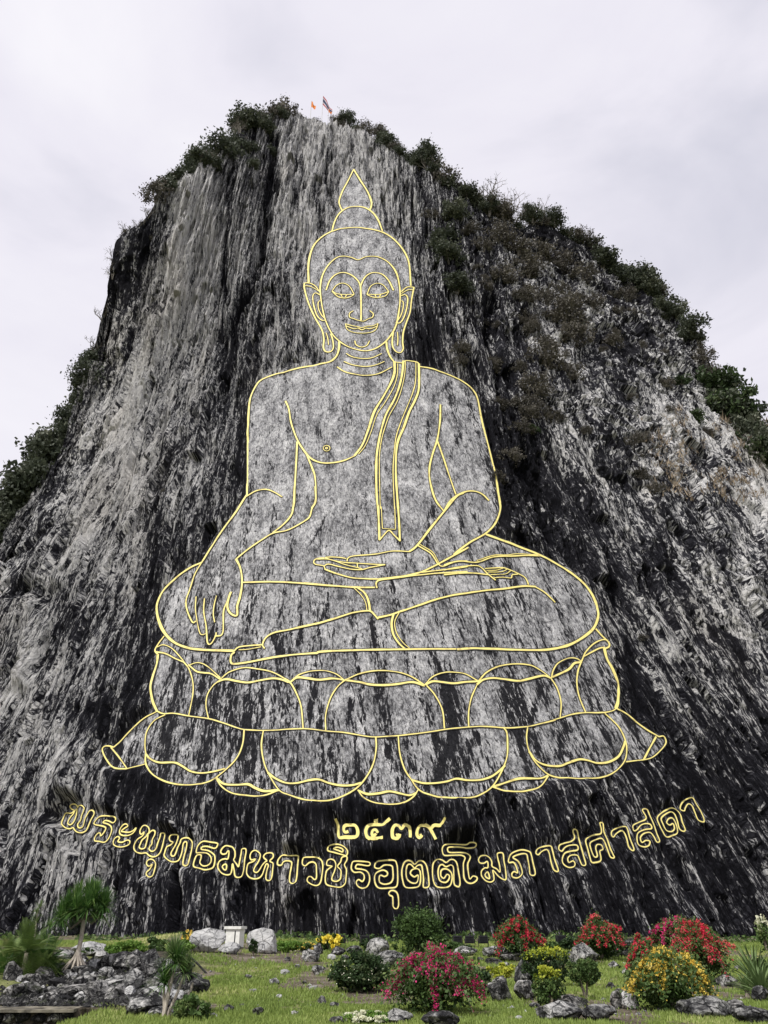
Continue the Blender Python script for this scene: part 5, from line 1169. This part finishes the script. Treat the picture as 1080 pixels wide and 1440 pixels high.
# low ground cover
n_ = 9000; x3 = (rng.random(n_) * 2 - 1) * 36; y3 = 55 + 9 * rng.random(n_); k_ = fbm(x3 / 2.2, y3 / 2.2, 77, 3) > .47; x3, y3 = x3[k_], y3[k_]
C = np.stack([x3, y3, G(x3, y3) + .45 * rng.random(len(x3)) ** 2], -1)
V, F, tn = leafcloud(C, .16, 5, .6, 1.7)
tag(obj('ground_cover', mesh('ground_cover', V, F, M['green'], {'tint': ('FLOAT', tn)})), 'low weeds along the foot of the cliff', 'weeds', kind='stuff')

# ---- sword-leaved plants
def blades(n, L_, w_, seed, droop=.5, upb=.3, segs=4, thick=0, lo=-.5):
    r = np.random.default_rng(seed); V = []; F = []; tn = []
    for i in range(n):
        a = r.random() * 6.283; el_ = lo + (1.45 - lo) * r.random() ** .8; l = L_ * (.75 + .35 * r.random())
        dv = np.array([math.cos(a) * math.cos(el_), math.sin(a) * math.cos(el_), math.sin(el_)]); sd_ = np.array([-math.sin(a), math.cos(a), 0])
        b = len(V); tv = r.random()
        for s in range(segs + 1):
            t = s / segs; p = dv * l * t; p[2] -= droop * l * t ** 2.2 * (math.cos(el_)) * (.6 + .5 * r.random() * 0 + .3)
            hw = w_ * (1 - t) ** .7 * (.6 + .4 * min(1, t * 6)) * .5
            V.append(p - sd_ * hw); V.append(p + sd_ * hw); tn += [tv, tv]
        for s in range(segs): F.append((b + 2 * s, b + 2 * s + 1, b + 2 * s + 3, b + 2 * s + 2))
    return np.array(V), np.array(F), np.array(tn)
def head(root, pos, L_, w_, n, seed, mname='blade', nm='leaf_rosette', droop=.5, lo=-.5):
    v, f, t_ = blades(n, L_, w_, seed, droop, lo=lo); obj(nm, mesh(nm, v, f, M[mname], {'tint': ('FLOAT', t_)}), root, pos)
def pxoff(q, dxp, dyp): s_ = ppm(q); return np.array([dxp / s_, 0, dyp / s_])
# main tree: foot (105,1368), crown centre (105,1280)
def fixed(px, py, dist): r_ = ray(px, py); return CAM + r_ * (dist / r_[1])
q = fixed(105, 1368, 25.5); rt = empty('dragon_tree', q, 'tallest sword leaf tree with a dense round crown and spreading roots', 'tree'); s_ = ppm(q)
tr = [(0,0,.2),(.01,0,.5),(.02,.02,.9),(.0,.02,1.45)]
v, f = tube(tr, [.13,.07,.06,.055], 10); obj('trunk', mesh('trunk', v, f, M['palebark'], smooth=True), rt)
for i in range(11):
    a = 6.283 * i / 11 + .2 * rng.random(); L_ = .22 + .22 * rng.random()
    v, f = tube([(0, 0, .62), (math.cos(a) * .09, math.sin(a) * .09, .38), (math.cos(a) * L_ * .8, math.sin(a) * L_ * .8, .1), (math.cos(a) * L_, math.sin(a) * L_, -.2)], [.04, .035, .028, .02], 6)
    obj('root', mesh('root', v, f, M['palebark'], smooth=True), rt)
for i, (dx, dz, dy) in enumerate([(-28,80,0),(-16,92,.15),(0,98,.1),(14,94,-.1),(28,84,0),(-30,68,-.2),(10,80,-.35),(-8,78,-.3),(24,74,.2),(-20,78,.3),(3,88,.3)]):
    p = np.array([dx * .95 / s_, dy, (dz - 1) * 1.0 / s_]); head(rt, p, .64, .036, 240, 60 + i, 'blade', droop=.3, lo=-.55)
    v, f = tube([(.03, .02, 1.4), (p * [.5, .5, 1] + [0, 0, -.25]), p], [.045, .035, .025], 6); obj('branch', mesh('branch', v, f, M['bark'], smooth=True), rt)
# thin small one
q = fixed(45, 1332, 27); rt = empty('dragon_tree', q, 'slender sword leaf tree with one small tuft left of the tallest one', 'tree'); s_ = ppm(q)
v, f = tube([(0,0,-.6),(.02,0,.3),(-.03,0,44/s_)], [.03,.025,.02], 6); obj('trunk', mesh('trunk', v, f, M['palebark'], smooth=True), rt)
for i, (dx, dz) in enumerate([(-2,42),(0,30),(1,50)]): head(rt, (dx / s_, 0, dz / s_), .32, .022, 60, 80 + i, 'blade2', droop=.4, lo=-.4)
q = fixed(63, 1345, 27.5); rt = empty('dragon_tree', q, 'short sword leaf plant between the slender and the tallest tree', 'tree'); s_ = ppm(q)
v, f = tube([(0,0,-.5),(.0,0,.6)], [.03,.025], 6); obj('trunk', mesh('trunk', v, f, M['palebark']), rt)
for i, (dx, dz) in enumerate([(0,36),(-4,20)]): head(rt, (dx / s_, 0, dz / s_), .38, .024, 70, 86 + i, 'blade', droop=.5)
# cycads at the left edge
for i, (px, py, rp, mm, lb) in enumerate([(38,1340,38,'frond','bright feathery cycad in the middle of the left clump'),(12,1352,34,'frond','grey green cycad at the left edge of the picture'),(62,1356,34,'blade','dark cycad on the right of the left clump'),(50,1376,30,'frond','olive cycad hanging over the rockery stones'),(26,1374,28,'frond','lowest cycad of the left clump'),(70,1378,26,'blade','dark green spiky plant beside the tree roots'),(4,1372,24,'blade','small dark cycad cut by the left edge'),(48,1356,32,'blade','tall dark cycad behind the bright one')]):
    q = fixed(px, py, 24.5 + .5 * (i % 3)); s_ = ppm(q); rt = empty('cycad', q, lb, 'plant')
    v, f = tube([(0,0,-.5),(0,0,0)], [.07,.06], 7); obj('trunk', mesh('trunk', v, f, M['bark']), rt)
    # pinnate fronds
    r = np.random.default_rng(800 + i); V = []; F = []; tn = []; Lf = rp / s_ * 1.45
    for k in range(64):
        a = r.random() * 6.283; e_ = -.2 + 1.5 * r.random(); tv = r.random()
        dv = np.array([math.cos(a) * math.cos(e_), math.sin(a) * math.cos(e_), math.sin(e_)]); sdv = np.array([-math.sin(a), math.cos(a), 0.])
        for t in np.linspace(.18, 1, 20):
            p = dv * Lf * t; p[2] -= .55 * Lf * t ** 2 * math.cos(e_)
            ll = Lf * .17 * math.sin(math.pi * min(1, t * .85 + .12)) + .02
            for sg in (-1, 1):
                tip = p + sdv * sg * ll + dv * ll * .6 + np.array([0, 0, -.2 * ll]); b = len(V)
                V += [p - dv * .010, p + dv * .012, tip]; F.append((b, b + 1, b + 2)); tn += [tv * .8 + .2 * r.random()] * 3
    obj('fronds', mesh('fronds', np.array(V), np.array(F), M[mm], {'tint': ('FLOAT', np.array(tn))}), rt)
# forked plant at the front of the lawn
q = fixed(228, 1444, 18.3); rt = empty('dragon_tree', q, 'forked sword leaf plant with bare pale stems in the left foreground', 'tree'); s_ = ppm(q)
st = [([(0,0),(2,30),(6,60),(8,82)], (10,82)), ([(0,0),(8,28),(16,48),(22,68)], (24,70)), ([(2,0),(20,22),(34,50),(36,60)], None), ([(-2,0),(-1,30),(2,55),(0,78)], (4,92)), ([(2,10),(-4,40),(-6,56)], (-4,56))]
for i, (pp, hd) in enumerate(st):
    pts = [(x / s_, .03 * i, z / s_ - .1) for x, z in pp]; v, f = tube(pts, np.linspace(.045, .02, len(pts)), 7); obj('stem', mesh('stem', v, f, M['palebark'], smooth=True), rt)
    if hd: head(rt, (hd[0] / s_, .03 * i, hd[1] / s_ - .08), .50, .032, 190, 95 + i, 'blade2' if i % 2 else 'blade', droop=.35, lo=-.2)
# yuccas at the right edge: every big leaf its own part
bv, bf, bt = blades(1, 1.0, .062, 5, 0, segs=5)
def one_blade(nm, bend, seed):
    V = []; F = []
    for s in range(7):
        t = s / 6; hw = .05 * (1 - t) ** .6 * (.7 + .3 * min(1, t * 5)); z = -bend * t ** 2.3
        V += [(t, -hw, z + hw * .35), (t, 0, z), (t, hw, z + hw * .35)]
    for s in range(6):
        b = s * 3; F += [(b, b + 1, b + 4, b + 3), (b + 1, b + 2, b + 5, b + 4)]
    return mesh(nm, V, np.array(F), M['blade2'], {'tint': ('FLOAT', np.full(21, .35 + .5 * random.random()))}, smooth=True)
bl3 = [one_blade('leaf', b_, 0) for b_ in (.05, .18, .32, .10)]
for px, py, Lp, lb, nl in ((1066, 1392, 62, 'dark spiky yucca standing behind its neighbour at the right edge', 56), (1073, 1408, 52, 'lighter spiky yucca low at the right edge', 56), (1052, 1402, 26, 'small yucca tuft beside the lighter yucca', 30)):
    q = at(px, py); s_ = ppm(q); rt = empty('yucca', q, lb, 'yucca')
    v, f = tube([(0, 0, -.1), (0, 0, .2)], [.08, .06], 8); obj('stem', mesh('stem', v, f, M['bark']), rt)
    for k in range(nl):
        o = obj('leaf', bl3[k % 4], rt, (0, 0, .12)); e_ = .12 + 1.35 * (k / nl) ** .8; l = Lp / s_ * (.75 + .3 * rng.random())
        o.rotation_euler = (rng.random() * .5 - .25, -e_, k * 2.399 + .3 * rng.random()); o.scale = (l, 1, l)

# ------------------------------------------------------------------ built objects
q = at(329, 1334); s_ = ppm(q); rt = empty('memorial_box', q, 'small white concrete box with an overhanging flat cap between the pale boulders', 'monument', rz=R(-14))
w0 = 21 / s_ / 2; h0 = 24 / s_
v, f = boxv(-w0, w0, -w0 * .8, w0 * .8, -.3, h0); obj('body', mesh('body', v, f, M['white']), rt)
v, f = boxv(-w0 * 1.22, w0 * 1.22, -w0 * 1.02, w0 * 1.02, h0, h0 + .12); obj('cap', mesh('cap', v, f, M['white']), rt)
v, f = boxv(w0 * .28, w0 * .42, -w0 * .8 - .012, -w0 * .8 + .02, h0 * .2, h0 * .92); obj('slot', mesh('slot', v, f, M['black']), rt)
v, f = boxv(-w0 * 1.05, w0 * 1.05, -w0 * .86, w0 * .86, -.3, .06); obj('plinth', mesh('plinth', v, f, M['concrete']), rt)
# floodlights
def floodlight(px, py):
    q = at(px, py); s_ = ppm(q); rt = empty('floodlight', q); a = 6.5 / s_
    v, f = boxv(-a, a, -.10, .16, .25, .25 + a * 1.55); o = obj('housing', mesh('housing', v, f, M['black']), rt)
    v, f = boxv(-a * .85, a * .85, .165, .175, .30, .20 + a * 1.5); obj('lens', mesh('lens', v, f, M['glass']), o)
    for sx in (-1, 1):
        v, f = boxv(sx * (a + .03) - .015, sx * (a + .03) + .015, -.03, .05, -.1, .25 + a * .9); obj('bracket', mesh('bracket', v, f, M['black']), rt)
    for k in range(4):
        v, f = boxv(-a * .8, a * .8, -.14, -.10, .32 + k * a * .33, .34 + k * a * .33); obj('cooling_fin', mesh('cooling_fin', v, f, M['black']), o)
    return rt
fl0 = floodlight(478, 1333)
near_what = {478:('floodlight beside the yellow flower patch'),513:('floodlight just left of the pointed boulder'),644:('leftmost black floodlight right of the big green bush'),661:('middle black floodlight right of the big green bush'),680:('black floodlight nearest the coral bougainvillea on its left'),790:('lone black floodlight between the two red bushes at the cliff foot')}
for px in (478, 513, 644, 661, 680, 790):
    o = fl0 if px == 478 else copy_tree(fl0)
    o.location = at(px, 1334); tag(o, 'black ' + near_what[px].replace('black ', ''), 'floodlight', 'floodlights along the foot of the cliff'); o.rotation_euler = (0, 0, (rng.random() - .5) * .4)
# hose
hp = [(248,1342),(258,1341),(272,1350),(284,1362),(296,1376),(306,1390),(310,1400),(308,1410)]
hp = smooth(hp, False, 4); r0 = at(310, 1406); r1 = at(285, 1398)
pts = [fixed(x, y, 30.5) for x, y in hp]; pts = np.array(pts); g0 = pts[-1].copy()
base = pts[-1].copy(); rt = empty('black_hose', base, 'black hose arching out of the rockery down to the lawn', 'hose')
v, f = tube(pts - base, np.full(len(pts), .035), 8); obj('tube', mesh('tube', v, f, M['hose'], smooth=True), rt)
# two pale slabs on the lawn
for px, py, w0, lb in ((440, 1391, 12, 'small pale slab lying left of the dark bush'), (355, 1396, 9, 'pale scrap of stone in the middle of the lawn')):
    q = at(px, py); s_ = ppm(q); a = w0 / s_ / 2; v, f = boxv(-a, a, -a * .6, a * .6, -.02, .07, .01, int(px)); o = obj('stone_slab', mesh('stone_slab', v, f, M['pale_rock']), None, q); tag(o, lb, 'stone')

# ------------------------------------------------------------------ tell look-alikes apart by their order along the rock
bpy.context.view_layer.update()
ORD = ['', 'second', 'third', 'fourth', 'fifth', 'sixth', 'seventh', 'eighth', 'ninth', 'tenth', 'eleventh', 'twelfth', 'thirteenth', 'fourteenth', 'fifteenth', 'sixteenth', 'seventeenth', 'eighteenth', 'nineteenth', 'twentieth']
by = {}
for o in scene.objects:
    if o.parent is None and o.get('group') and o.get('label') and not o.name.startswith('floodlight'): by.setdefault(o['label'], []).append(o)
for lb, os_ in by.items():
    if len(os_) < 2: continue
    os_.sort(key=lambda o: float(project(np.array(o.matrix_world.translation))[0])); n = len(os_)
    for i, o in enumerate(os_):
        j = n - 1 - i
        if i == 0: t = 'leftmost of its group'
        elif j == 0: t = 'rightmost of its group'
        elif i <= j: t = (ORD[i] if i < 20 else '%dth' % (i + 1)) + ' from the left'
        else: t = (ORD[j] if j < 20 else '%dth' % (j + 1)) + ' from the right'
        o['label'] = lb + ', ' + t
